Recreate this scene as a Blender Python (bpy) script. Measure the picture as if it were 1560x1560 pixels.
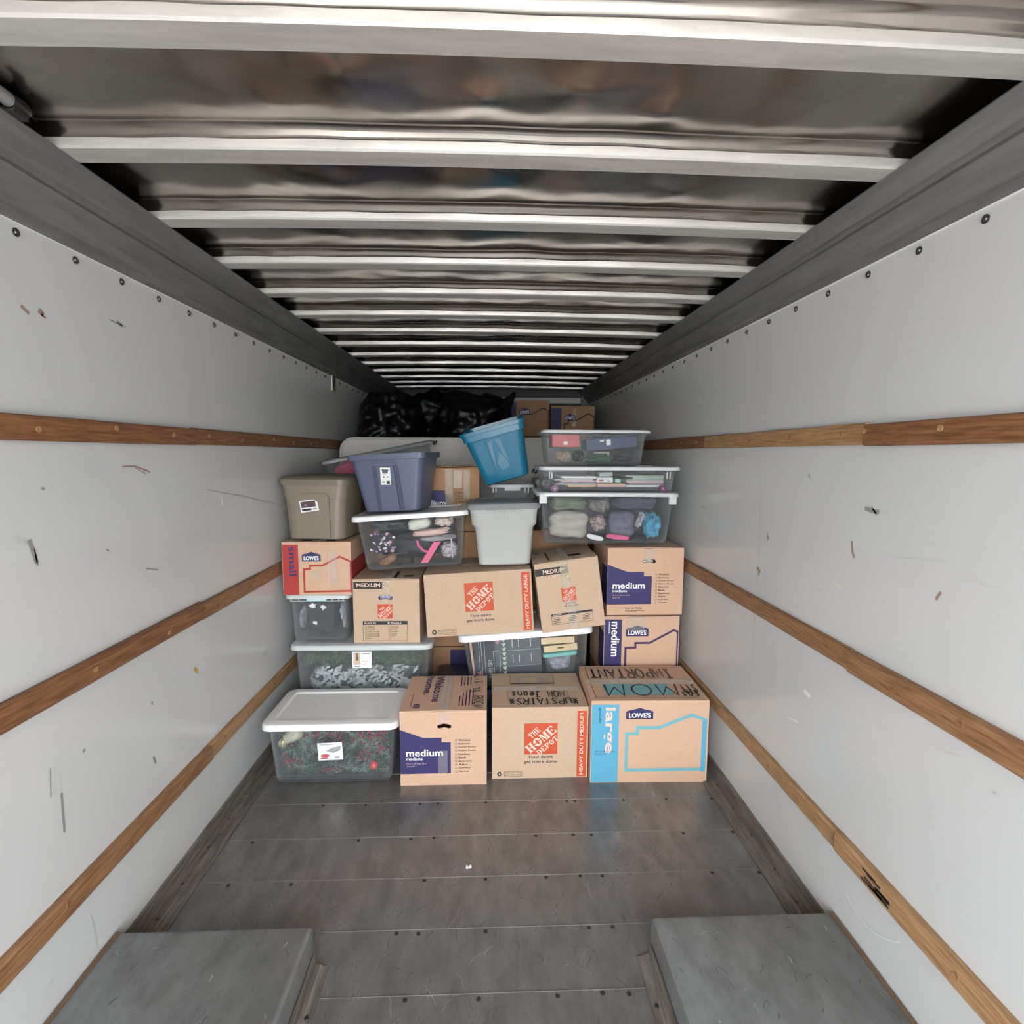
import bpy, bmesh, math, random
from mathutils import Vector, Matrix, Euler, noise, geometry
R = math.radians
random.seed(7)
for o in list(bpy.data.objects): bpy.data.objects.remove(o)
SC = bpy.context.scene
COL = SC.collection

# ------------------------------------------------------------------ camera
F, CZ, YAW, PIT, ROL = 841.77, 1.7599, .0393, .1052, .0047
cy, sy, cp, sp = math.cos(YAW), math.sin(YAW), math.cos(PIT), math.sin(PIT)
fw = Vector((sy*cp, cy*cp, -sp)); rt = Vector((cy, -sy, 0)); up = rt.cross(fw)
rt, up = rt*math.cos(ROL)+up*math.sin(ROL), -rt*math.sin(ROL)+up*math.cos(ROL)
cam = bpy.data.cameras.new('camera'); co = bpy.data.objects.new('camera', cam); COL.objects.link(co)
cam.sensor_width = 36; cam.sensor_height = 36; cam.lens = 36*F/1560; cam.clip_start = .02
M = Matrix((rt, up, -fw)).transposed().to_4x4(); M.translation = (0, 0, CZ); co.matrix_world = M
SC.camera = co

def ray(x, y): return fw + rt*((x-780)/F) - up*((y-780)/F)
def atY(x, y, Y): d = ray(x, y); return Vector((0, 0, CZ)) + d*(Y/d.y)
def atX(x, y, X): d = ray(x, y); return Vector((0, 0, CZ)) + d*(X/d.x)
def atZ(x, y, Z): d = ray(x, y); return Vector((0, 0, CZ)) + d*((Z-CZ)/d.z)

# ------------------------------------------------------------------ light: open air behind the camera
W = bpy.data.worlds.new('overcast'); SC.world = W; W.use_nodes = True
bg = W.node_tree.nodes['Background']; bg.inputs[0].default_value = (.93, .965, 1.0, 1); bg.inputs[1].default_value = 1.0
vs = SC.view_settings
vs.view_transform = 'Standard'; vs.look = 'None'; vs.gamma = 1; vs.use_curve_mapping = False; vs.exposure = 3.5
SC.display_settings.display_device = 'sRGB'
YO = -1.2          # open rear end of the cargo body
pl = bpy.data.lights.new('door_portal', 'AREA'); pl.shape = 'RECTANGLE'; pl.size = 2.5; pl.size_y = 2.55
pl.cycles.is_portal = True
po = bpy.data.objects.new('door_portal', pl); COL.objects.link(po)
po.location = (-.02, YO-.02, 1.28); po.rotation_euler = (R(90), 0, 0)
sun = bpy.data.lights.new('sun', 'SUN'); sun.energy = 5.0; sun.angle = R(4); sun.color = (1, .97, .93)
so = bpy.data.objects.new('sun', sun); COL.objects.link(so)
so.rotation_euler = Vector((.25, -.62, -.75)).to_track_quat('-Z', 'Y').to_euler()   # high, from ahead of the truck: lights the ground outside, not the load

# ------------------------------------------------------------------ materials
MATS = {}
def mat(name, col, rough=.6, metal=0, spec=.5, noise_amt=0, noise_scale=30, bump=0, bump_scale=60, stretch=None, col2=None, sheen=0, coat=0):
    if name in MATS: return MATS[name]
    m = bpy.data.materials.new(name); m.use_nodes = True; nt = m.node_tree; b = nt.nodes['Principled BSDF']
    b.inputs['Base Color'].default_value = (*col, 1); b.inputs['Roughness'].default_value = rough
    b.inputs['Metallic'].default_value = metal; b.inputs['Specular IOR Level'].default_value = spec
    if coat: b.inputs['Coat Weight'].default_value = coat; b.inputs['Coat Roughness'].default_value = .1
    tc = nt.nodes.new('ShaderNodeTexCoord'); mp = nt.nodes.new('ShaderNodeMapping')
    nt.links.new(tc.outputs['Object'], mp.inputs[0])
    if stretch: mp.inputs['Scale'].default_value = stretch
    if noise_amt:
        n = nt.nodes.new('ShaderNodeTexNoise'); n.inputs['Scale'].default_value = noise_scale; n.inputs['Detail'].default_value = 5
        nt.links.new(mp.outputs[0], n.inputs['Vector'])
        r = nt.nodes.new('ShaderNodeValToRGB'); r.color_ramp.elements[0].position = .3; r.color_ramp.elements[1].position = .7
        c2 = col2 or tuple(c*(1-noise_amt) for c in col)
        r.color_ramp.elements[0].color = (*c2, 1); r.color_ramp.elements[1].color = (*col, 1)
        nt.links.new(n.outputs[0], r.inputs[0]); nt.links.new(r.outputs[0], b.inputs['Base Color'])
    if bump:
        n2 = nt.nodes.new('ShaderNodeTexNoise'); n2.inputs['Scale'].default_value = bump_scale; n2.inputs['Detail'].default_value = 4
        nt.links.new(mp.outputs[0], n2.inputs['Vector'])
        bp = nt.nodes.new('ShaderNodeBump'); bp.inputs['Strength'].default_value = bump; bp.inputs['Distance'].default_value = .01
        nt.links.new(n2.outputs[0], bp.inputs['Height']); nt.links.new(bp.outputs[0], b.inputs['Normal'])
    MATS[name] = m; return m

def clear_mat(name, col, fac, rough=.12, haze=0.0):
    """thin plastic wall: mostly lets light through, a little milky, with a glossy surface"""
    if name in MATS: return MATS[name]
    m = bpy.data.materials.new(name); m.use_nodes = True; nt = m.node_tree
    b = nt.nodes['Principled BSDF']; out = nt.nodes['Material Output']
    b.inputs['Base Color'].default_value = (*col, 1); b.inputs['Roughness'].default_value = rough
    t = nt.nodes.new('ShaderNodeBsdfTransparent'); t.inputs[0].default_value = (.97, .98, .98, 1)
    lw = nt.nodes.new('ShaderNodeLayerWeight'); lw.inputs[0].default_value = .35
    mr = nt.nodes.new('ShaderNodeMapRange'); mr.inputs[3].default_value = fac; mr.inputs[4].default_value = min(1, fac+.75)
    pw = nt.nodes.new('ShaderNodeMath'); pw.operation = 'POWER'; pw.inputs[1].default_value = 2.0
    nt.links.new(lw.outputs['Facing'], pw.inputs[0]); nt.links.new(pw.outputs[0], mr.inputs[0])
    mx = nt.nodes.new('ShaderNodeMixShader')
    nt.links.new(mr.outputs[0], mx.inputs[0]); nt.links.new(t.outputs[0], mx.inputs[1]); nt.links.new(b.outputs[0], mx.inputs[2])
    nt.links.new(mx.outputs[0], out.inputs[0])
    MATS[name] = m; return m

def wall_mat():
    m = mat('white_panel', (.58, .585, .58), .20, spec=.45, bump=.05, bump_scale=3)
    nt = m.node_tree; b = nt.nodes['Principled BSDF']; tc = nt.nodes['Texture Coordinate']
    prev = None
    base = nt.nodes.new('ShaderNodeRGB'); base.outputs[0].default_value = (.58, .585, .58, 1); prev = base.outputs[0]
    for i, (sc, th, colr, st) in enumerate([((1, 2.2, 9), .74, (.28, .27, .25), 4.0), ((1, 7, 2.0), .755, (.33, .31, .29), 5.0), ((1, 1, 1), .70, (.62, .58, .50), 2.0), ((1, 14, 14), .77, (.2, .19, .18), 2.0)]):
        mp = nt.nodes.new('ShaderNodeMapping'); mp.inputs['Scale'].default_value = sc; mp.inputs['Location'].default_value = (i*3.1, i*1.7, 0)
        mp.inputs['Rotation'].default_value = (R(12+31*i), 0, 0)
        n = nt.nodes.new('ShaderNodeTexNoise'); n.inputs['Scale'].default_value = st; n.inputs['Detail'].default_value = 8; n.inputs['Roughness'].default_value = .62
        r = nt.nodes.new('ShaderNodeValToRGB'); r.color_ramp.elements[0].position = th; r.color_ramp.elements[1].position = th+.03
        nt.links.new(tc.outputs['Object'], mp.inputs[0]); nt.links.new(mp.outputs[0], n.inputs['Vector']); nt.links.new(n.outputs[0], r.inputs[0])
        mx = nt.nodes.new('ShaderNodeMix'); mx.data_type = 'RGBA'; mx.inputs[7].default_value = (*colr, 1)
        nt.links.new(r.outputs[0], mx.inputs[0]); nt.links.new(prev, mx.inputs[6]); prev = mx.outputs[2]
    nt.links.new(prev, b.inputs['Base Color'])
    return m

def metal_mat(name, col, rough, sc, dirt, metal=1.0, streak=(1, 1, 1), thr=.62):
    m = mat(name, col, rough, metal)
    nt = m.node_tree; b = nt.nodes['Principled BSDF']; tc = nt.nodes['Texture Coordinate']
    mp = nt.nodes.new('ShaderNodeMapping'); mp.inputs['Scale'].default_value = streak
    n = nt.nodes.new('ShaderNodeTexNoise'); n.inputs['Scale'].default_value = sc; n.inputs['Detail'].default_value = 9; n.inputs['Roughness'].default_value = .65
    ge = nt.nodes.new('ShaderNodeNewGeometry'); nt.links.new(ge.outputs['Position'], mp.inputs[0]); nt.links.new(mp.outputs[0], n.inputs['Vector'])
    r = nt.nodes.new('ShaderNodeValToRGB'); e = r.color_ramp.elements
    e[0].position = .35; e[0].color = (*col, 1); e[1].position = thr; e[1].color = (*dirt, 1)
    nt.links.new(n.outputs[0], r.inputs[0]); nt.links.new(r.outputs[0], b.inputs['Base Color'])
    r2 = nt.nodes.new('ShaderNodeMapRange'); r2.inputs[1].default_value = .3; r2.inputs[2].default_value = .7
    r2.inputs[3].default_value = rough*.8; r2.inputs[4].default_value = rough*1.35
    nt.links.new(n.outputs[0], r2.inputs[0]); nt.links.new(r2.outputs[0], b.inputs['Roughness'])
    return m

KRAFT = mat('cardboard', (.63, .42, .295), .8, spec=.25, noise_amt=.1, noise_scale=120, bump=.04, bump_scale=25)
KRAFT2 = mat('cardboard_tan', (.57, .415, .295), .8, spec=.25, noise_amt=.1, noise_scale=120, bump=.04, bump_scale=25)
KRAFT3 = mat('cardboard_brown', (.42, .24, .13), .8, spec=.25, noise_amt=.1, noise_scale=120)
INKBLACK = mat('print_black', (.02, .018, .018), .6)
MARKER = mat('marker_ink', (.008, .008, .01), .4)
NAVY = mat('print_navy', (.028, .024, .105), .6)
PURPLE = mat('print_purple', (.032, .025, .115), .6)
DPURP = mat('print_dark_purple', (.06, .02, .09), .6)
ORANGE = mat('print_orange', (.55, .075, .025), .6)
RED = mat('print_red', (.40, .035, .03), .6)
CYAN = mat('print_cyan', (.10, .37, .54), .6)
CYAN2 = mat('print_teal', (.16, .42, .47), .6)
PALE = mat('print_pale', (.74, .55, .45), .7)
WHITEP = mat('white_print', (.8, .8, .8), .5)
GREYP = mat('grey_print', (.35, .36, .38), .6)
TAPE = clear_mat('packing_tape', (.86, .78, .70), .16, .08)
TAPEG = clear_mat('creased_tape', (.80, .70, .52), .34, .07)
def _crease():
    nt = TAPEG.node_tree; b = nt.nodes['Principled BSDF']; n = nt.nodes.new('ShaderNodeTexNoise'); n.inputs['Scale'].default_value = 70; tc = nt.nodes.new('ShaderNodeTexCoord'); nt.links.new(tc.outputs['Object'], n.inputs['Vector'])
    bp = nt.nodes.new('ShaderNodeBump'); bp.inputs['Distance'].default_value = .01; bp.inputs['Strength'].default_value = .9; nt.links.new(n.outputs[0], bp.inputs['Height']); nt.links.new(bp.outputs[0], b.inputs['Normal'])
_crease()
WHITEPL = mat('white_plastic', (.80, .80, .80), .35, bump=.03, bump_scale=80)
CLEAR = clear_mat('clear_plastic', (.52, .55, .58), .038, .08)
CLEARF = clear_mat('frosted_plastic', (.58, .61, .64), .06, .12)
CLEARLID = clear_mat('frosted_lid', (.80, .83, .84), .62, .2)
WALL = wall_mat()
ALU = metal_mat('aluminium_bow', (.78, .755, .73), .42, 3, (.60, .58, .56), metal=.6, streak=(1, 6, 6))
ROOF = metal_mat('roof_sheet', (.34, .31, .28), .17, 2.2, (.25, .225, .20), streak=(1, 1.4, 1))
RAILM = metal_mat('header_metal', (.23, .23, .23), .40, 3, (.16, .16, .16), metal=.35, streak=(6, .6, 6))
FLOORM = metal_mat('floor_plate', (.27, .262, .255), .30, 5, (.17, .16, .155), metal=.5, streak=(2.5, 1, 1), thr=.68)
BOXM = metal_mat('wheel_box_paint', (.24, .245, .245), .42, 6, (.15, .15, .15), metal=.2, streak=(2.2, 1, 1), thr=.72)
KICK = metal_mat('kick_strip', (.27, .245, .22), .5, 7, (.14, .115, .095), metal=.4, streak=(9, .8, 9))
DARKM = mat('dark_metal', (.06, .06, .06), .45, .7)
SCREW = mat('screw_steel', (.06, .055, .05), .5, .6)
RIVET = mat('rivet_steel', (.10, .10, .10), .35, .8)
SEAM = mat('seam_bright', (.34, .33, .32), .35, .8)
BLACKPL = mat('black_plastic', (.008, .008, .009), .3)
def wood(name, c1, c2):
    m = mat(name, c1, .55, spec=.35, noise_amt=.5, noise_scale=9, stretch=(14, 1.1, 16), col2=c2, bump=.12, bump_scale=14); return m
WOODS = [wood('wood_red_brown', (.29, .135, .06), (.13, .056, .025)), wood('wood_honey', (.44, .27, .135), (.25, .135, .062)), wood('wood_mid_brown', (.35, .19, .09), (.18, .085, .04))]

# ------------------------------------------------------------------ mesh helpers
def tag(o, label=None, cat=None, group=None, kind=None):
    if label: o['label'] = label
    if cat: o['category'] = cat
    if group: o['group'] = group
    if kind: o['kind'] = kind
    return o
def obj(name, verts, faces, m, parent=None, smooth=None, recalc=True):
    me = bpy.data.meshes.new(name); me.from_pydata([tuple(v) for v in verts], [], faces); me.update()
    if recalc:
        bm = bmesh.new(); bm.from_mesh(me); bmesh.ops.recalc_face_normals(bm, faces=bm.faces); bm.to_mesh(me); bm.free()
    if smooth is not None:
        me.shade_smooth(); me.set_sharp_from_angle(angle=R(smooth))
    if m: me.materials.append(m)
    o = bpy.data.objects.new(name, me); COL.objects.link(o)
    if parent: o.parent = parent
    return o
def share(o, parent=None, loc=None, rot=None):
    c = o.copy(); COL.objects.link(c); c.parent = parent or o.parent
    if loc is not None: c.location = loc
    if rot is not None: c.rotation_euler = rot
    return c
def thing(name, label, cat, loc, rot=(0, 0, 0), group=None, kind=None):
    e = bpy.data.objects.new(name, None); e.empty_display_size = .1; COL.objects.link(e)
    e.location = loc; e.rotation_euler = rot; tag(e, label, cat, group, kind); return e
def mw(o): return Matrix.Translation(o.location) @ o.rotation_euler.to_matrix().to_4x4()
class MB:
    def __init__(s): s.v = []; s.f = []
    def add(s, v, f):
        n = len(s.v); s.v += [tuple(p) for p in v]; s.f += [tuple(i+n for i in q) for q in f]; return s
    def box(s, x0, x1, y0, y1, z0, z1):
        v = [(x, y, z) for z in (z0, z1) for y in (y0, y1) for x in (x0, x1)]
        return s.add(v, [(0, 2, 3, 1), (4, 5, 7, 6), (0, 1, 5, 4), (2, 6, 7, 3), (0, 4, 6, 2), (1, 3, 7, 5)])
    def obox(s, c, ax, ay, az):
        c, ax, ay, az = map(Vector, (c, ax, ay, az))
        v = [c+ax*i+ay*j+az*k for k in (-1, 1) for j in (-1, 1) for i in (-1, 1)]
        return s.add(v, [(0, 2, 3, 1), (4, 5, 7, 6), (0, 1, 5, 4), (2, 6, 7, 3), (0, 4, 6, 2), (1, 3, 7, 5)])
    def tube(s, pts, rad, n=8, cap=True):
        pts = [Vector(p) for p in pts]; rings = []
        for i, p in enumerate(pts):
            t = (pts[min(i+1, len(pts)-1)]-pts[max(i-1, 0)]).normalized()
            a = t.orthogonal().normalized() if i == 0 else (pa - t*pa.dot(t)).normalized()
            pa = a; b = t.cross(a); rr = rad[i] if isinstance(rad, (list, tuple)) else rad
            rings.append([p + (a*math.cos(2*math.pi*k/n)+b*math.sin(2*math.pi*k/n))*rr for k in range(n)])
        v = [q for r_ in rings for q in r_]
        f = [(i*n+k, i*n+(k+1) % n, (i+1)*n+(k+1) % n, (i+1)*n+k) for i in range(len(pts)-1) for k in range(n)]
        if cap: f += [tuple(range(n)), tuple((len(pts)-1)*n+k for k in range(n))]
        return s.add(v, f)
    def build(s, name, m, parent=None, smooth=None): return obj(name, s.v, s.f, m, parent, smooth)

def rrect(hx, hy, r, n=4):
    r = max(min(r, hx-.0005, hy-.0005), .0002); out = []
    for (sx, sy_, a0) in ((1, 1, 0), (-1, 1, 90), (-1, -1, 180), (1, -1, 270)):
        for k in range(n+1):
            a = R(a0+90*k/n); out.append((sx*(hx-r)+r*math.cos(a), sy_*(hy-r)+r*math.sin(a)))
    return out
def loft(secs, n=4):
    """secs: (z, hx, hy, r) one after another along the surface; both ends are capped"""
    m_ = 4*(n+1); v = []; f = []
    for s in secs:
        cx, cyy = (s[4], s[5]) if len(s) > 4 else (0, 0)
        v += [(x+cx, y+cyy, s[0]) for x, y in rrect(s[1], s[2], s[3], n)]
    for i in range(len(secs)-1):
        f += [(i*m_+k, i*m_+(k+1) % m_, (i+1)*m_+(k+1) % m_, (i+1)*m_+k) for k in range(m_)]
    f += [tuple(range(m_)), tuple((len(secs)-1)*m_+k for k in range(m_))]
    return v, f
def ribbon(pts, w, closed=False):
    """flat mitred stroke -> list of quads (2-D)"""
    P = [Vector((p[0], p[1])) for p in pts]; n = len(P); L = []; Rr = []
    for i in range(n):
        a = P[(i-1) % n] if (closed or i > 0) else None; b = P[(i+1) % n] if (closed or i < n-1) else None
        d1 = (P[i]-a).normalized() if a is not None and (P[i]-a).length > 1e-9 else None
        d2 = (b-P[i]).normalized() if b is not None and (b-P[i]).length > 1e-9 else None
        if d1 is None: d1 = d2
        if d2 is None: d2 = d1
        nn = Vector((-(d1+d2).y, (d1+d2).x))
        nn = nn.normalized() if nn.length > 1e-6 else Vector((-d1.y, d1.x))
        k = max(.45, abs(nn.dot(Vector((-d1.y, d1.x)))))
        L.append(P[i]+nn*(w/2/k)); Rr.append(P[i]-nn*(w/2/k))
    m_ = n if closed else n-1
    return [[L[i], Rr[i], Rr[(i+1) % n], L[(i+1) % n]] for i in range(m_)]

# text -------------------------------------------------------------
TCACHE = {}
def text2d(s, bold=0.0):
    key = (s, bold)
    if key in TCACHE: return TCACHE[key]
    cu = bpy.data.curves.new('t', 'FONT'); cu.body = s; cu.offset = bold; cu.resolution_u = 3; cu.fill_mode = 'FRONT' if hasattr(cu, 'fill_mode') else cu.fill_mode
    to = bpy.data.objects.new('t', cu); COL.objects.link(to)
    dg = bpy.context.evaluated_depsgraph_get(); dg.update()
    me = to.evaluated_get(dg).to_mesh()
    v = [(p.co.x, p.co.y) for p in me.vertices]; f = [tuple(p.vertices) for p in me.polygons]
    to.evaluated_get(dg).to_mesh_clear(); bpy.data.objects.remove(to); bpy.data.curves.remove(cu)
    x0 = min(p[0] for p in v); x1 = max(p[0] for p in v); y0 = min(p[1] for p in v); y1 = max(p[1] for p in v)
    v = [((p[0]-x0)/(x1-x0), (p[1]-y0)/(y1-y0)) for p in v]
    TCACHE[key] = (v, f); return v, f
class Face:
    """a flat face of a thing: o origin, u right, v up, n outward"""
    def __init__(s, root, o, u, v):
        s.root = root; s.o = Vector(o); s.u = Vector(u).normalized(); s.v = Vector(v).normalized(); s.n = s.u.cross(s.v)
    def pt(s, p, off): return s.o + s.u*p[0] + s.v*p[1] + s.n*off
    def polys(s, name, polys, m, layer=1, parent=None):
        v = []; f = []
        for i, q in enumerate(polys):
            n = len(v); v += [s.pt(p, .0011*layer+1.2e-5*i) for p in q]; f.append(tuple(range(n, n+len(q))))
        return obj(name, v, f, m, parent or s.root, recalc=False)
    def mesh(s, name, v2, f2, m, layer=1, parent=None):
        return obj(name, [s.pt(p, .0011*layer) for p in v2], f2, m, parent or s.root, recalc=False)
    def rect(s, name, x0, y0, x1, y1, m, layer=1, parent=None): return s.polys(name, [[(x0, y0), (x1, y0), (x1, y1), (x0, y1)]], m, layer, parent)
    def text(s, t, x0, y0, x1, y1, m, rot=0, bold=.02, layer=2, name='lettering', parent=None):
        v, f = text2d(t, bold); out = []
        for a, b in v:
            if rot == 90: a, b = 1-b, a
            elif rot == -90: a, b = b, 1-a
            elif rot == 180: a, b = 1-a, 1-b
            out.append((x0+(x1-x0)*a, y0+(y1-y0)*b))
        return s.mesh(name, out, f, m, layer, parent)
    def slab(s, name, poly, th, m, parent=None, smooth=None):
        n = len(poly); v = [s.pt(p, .0002) for p in poly]+[s.pt(p, th) for p in poly]
        f = [tuple(range(n)), tuple(range(n, 2*n))]+[(i, (i+1) % n, n+(i+1) % n, n+i) for i in range(n)]
        return obj(name, v, f, m, parent or s.root, smooth)

STROKE = {
 'A': [[(0, 0), (.5, 1), (1, 0)], [(.2, .38), (.8, .38)]], 'I': [[(.5, 0), (.5, 1)], [(.1, 1), (.9, 1)], [(.1, 0), (.9, 0)]],
 'M': [[(0, 0), (.12, 1), (.5, .25), (.9, 1), (1, 0)]], 'N': [[(0, 0), (.05, 1), (.95, 0), (1, 1)]],
 'O': [[(.5+.5*math.cos(R(a)), .5+.5*math.sin(R(a))) for a in range(0, 375, 30)]],
 'P': [[(0, 0), (.05, 1), (.7, 1), (1, .8), (.7, .52), (.02, .5)]], 'R': [[(0, 0), (.05, 1), (.7, 1), (1, .8), (.7, .52), (.02, .5)], [(.3, .5), (1, 0)]],
 'S': [[(1, .9), (.5, 1), (.1, .8), (.5, .52), (.9, .25), (.5, 0), (0, .1)]], 'T': [[(0, 1), (1, 1)], [(.5, 1), (.5, 0)]],
 'U': [[(0, 1), (0, .25), (.5, 0), (1, .25), (1, 1)]], 'J': [[(.1, 1), (1, 1)], [(.7, 1), (.7, .2), (.4, 0), (.05, .2)]],
 'L': [[(0, 1), (0, 0), (.9, 0)]], 'V': [[(0, 1), (.5, 0), (1, 1)]],
 'e': [[(.1, .3), (.85, .35), (.7, .6), (.4, .65), (.1, .35), (.25, .02), (.85, .1)]],
 'a': [[(.8, .6), (.3, .6), (.1, .3), (.3, 0), (.75, .15), (.8, .6), (.9, 0)]],
 'n': [[(.1, .6), (.12, 0), (.15, .4), (.5, .62), (.8, .5), (.85, 0)]], 's': [[(.8, .55), (.4, .65), (.2, .45), (.7, .2), (.4, 0), (.1, .08)]],
 'i': [[(.5, .6), (.5, 0)], [(.5, .8), (.5, .88)]], 'v': [[(.1, .6), (.5, 0), (.9, .6)]],
 'g': [[(.8, .6), (.3, .6), (.1, .3), (.4, .05), (.8, .3), (.8, .6), (.75, -.3), (.3, -.4)]],
 'f': [[(.8, .95), (.5, .9), (.45, 0)], [(.15, .55), (.8, .55)]], 't': [[(.5, 1), (.5, .05), (.8, 0)], [(.1, .65), (.9, .65)]],
 '*': [[(0, .5), (1, .5)], [(.2, .05), (.8, .95)], [(.8, .05), (.2, .95)]], ' ': []}
def handwriting(face, s, x0, y0, x1, y1, m, w, rot=180, name='handwriting', seed=1):
    rnd = random.Random(seed); adv = 1.35; tot = len(s)*adv-.35
    for i, ch in enumerate(s):
        dy = rnd.uniform(-.06, .06); sl = rnd.uniform(-.08, .08); q = []
        for st in STROKE.get(ch, []):
            pts = []
            for a, b in st:
                a = (i*adv+a+sl*b)/tot; b = b+dy
                if rot == 180: a, b = 1-a, 1-b
                elif rot == -90: a, b = b, 1-a
                pts.append((x0+(x1-x0)*a, y0+(y1-y0)*b))
            q += ribbon(pts, w)
        if q: face.polys('handwritten_letter', q, m, 2)

# stencil slab letters for the square moving-box emblem
def rc(x0, y0, x1, y1): return [(x0, y0), (x1, y0), (x1, y1), (x0, y1)]
def arc(cx, cy_, ro, rix, riy, a0, a1, n=14, rox=None):
    rox = rox or ro; out = []
    for k in range(n):
        a = R(a0+(a1-a0)*k/n); b = R(a0+(a1-a0)*(k+1)/n)
        out.append([(cx+rox*math.cos(a), cy_+ro*math.sin(a)), (cx+rox*math.cos(b), cy_+ro*math.sin(b)), (cx+rix*math.cos(b), cy_+riy*math.sin(b)), (cx+rix*math.cos(a), cy_+riy*math.sin(a))])
    return out
SLAB = {
 'H': [rc(.1, 0, .36, 1), rc(.64, 0, .9, 1), rc(.36, .44, .64, .56), rc(0, 0, .44, .1), rc(.56, 0, 1, .1), rc(0, .9, .44, 1), rc(.56, .9, 1, 1)],
 'O': arc(.5, .5, .5, .14, .36, 8, 172, rox=.5)+arc(.5, .5, .5, .14, .36, 188, 352, rox=.5),
 'M': [rc(.06, 0, .16, 1), rc(.68, 0, .94, 1), rc(0, 0, .24, .1), rc(.6, 0, 1, .1), [(.1, 1), (.34, 1), (.58, .2), (.44, .02)], [(.44, .02), (.55, .02), (.78, 1), (.68, 1)], rc(0, .9, .3, 1), rc(.68, .9, 1, 1)],
 'E': [rc(.1, 0, .38, 1), rc(0, 0, .95, .1), rc(0, .9, .92, 1), rc(.38, .45, .66, .55), rc(.6, .34, .68, .66), [(.95, 0), (.95, .32), (.86, .32), (.7, .08), (.7, 0)], [(.92, 1), (.92, .7), (.84, .7), (.68, .92), (.68, 1)]],
 'T': [rc(.36, 0, .64, 1), rc(.24, 0, .76, .1), rc(.02, .9, .98, 1), [(.02, 1), (.02, .64), (.1, .64), (.24, .92), (.24, 1)], [(.98, 1), (.98, .64), (.9, .64), (.76, .92), (.76, 1)]],
 'D': [rc(.1, 0, .36, 1), rc(0, 0, .45, .1), rc(0, .9, .45, 1)]+arc(.42, .5, .5, .24, .38, -90, 90, rox=.56),
 'P': [rc(.1, 0, .36, 1), rc(0, 0, .46, .1), rc(0, .9, .45, 1)]+arc(.42, .72, .28, .22, .17, -90, 90, rox=.54)}
def clip01(P):
    for ax, lim, sg in ((0, 0, 1), (0, 1, -1), (1, 0, 1), (1, 1, -1)):
        out = []
        for i, a in enumerate(P):
            b = P[(i+1) % len(P)]; da = (a[ax]-lim)*sg; db = (b[ax]-lim)*sg
            if da >= 0: out.append(a)
            if da*db < 0: t = da/(da-db); out.append((a[0]+(b[0]-a[0])*t, a[1]+(b[1]-a[1])*t))
        P = out
        if len(P) < 3: return []
    return P
def emblem(face, x0, y0, sz, szy=None):
    szy = szy or sz
    pn = face.rect('emblem_panel', x0, y0, x0+sz, y0+szy, ORANGE, 1)
    q = []
    for word, cu, cv, L, H in (('THE', .30, .70, .40, .17), ('HOME', .5, .49, 1.10, .27), ('DEPOT', .70, .29, .80, .165)):
        n = len(word); wl = L/n; a = R(42); c, s = math.cos(a), math.sin(a)
        for i, ch in enumerate(word):
            for pol in SLAB[ch]:
                pts = []
                for px, py in pol:
                    lx = -L/2+(i+.04+px*.92)*wl; ly = (py-.5)*H
                    x = cu+lx*c-ly*s; y = cv+lx*s+ly*c
                    pts.append((x, y))
                pts = clip01(pts)
                if pts: q.append([(x0+sz*a_, y0+szy*b_) for a_, b_ in pts])
    face.polys('emblem_lettering', q, PALE, 2)
def gable_logo(face, x0, y0, w, h, m=NAVY, tm=WHITEP):
    p = [(0, 0), (1, 0), (1, .68), (.92, .72), (.92, .78), (.78, .8), (.5, 1), (.22, .8), (.08, .78), (.08, .72), (0, .68)]
    face.polys('gable_logo', [[(x0+w*a, y0+h*b) for a, b in p]], m, 1)
    face.text("LOWE'S", x0+w*.1, y0+h*.13, x0+w*.9, y0+h*.57, tm, 0, .035, 2)
def recycle(face, x0, y0, s):
    q = []
    for k in range(3):
        a = R(90+120*k); b = R(90+120*(k+1)); c = (x0+s/2, y0+s*.42); r_ = s*.5
        A = Vector((c[0]+r_*math.cos(a), c[1]+r_*math.sin(a))); B = Vector((c[0]+r_*math.cos(b), c[1]+r_*math.sin(b)))
        q += ribbon([A.lerp(B, .12), A.lerp(B, .62)], s*.2); d = (B-A).normalized(); nn = Vector((-d.y, d.x)); t = A.lerp(B, .62)
        q.append([t+nn*s*.2, t-nn*s*.2, t+d*s*.24])
    face.polys('recycling_symbol', q, INKBLACK, 1)

def slab_hole(face_pts_outer, hole):
    tris = geometry.tessellate_polygon([[Vector((*p, 0)) for p in face_pts_outer]]+([[Vector((*p, 0)) for p in hole]] if hole else []))
    return [tuple(t) for t in tris]

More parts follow.
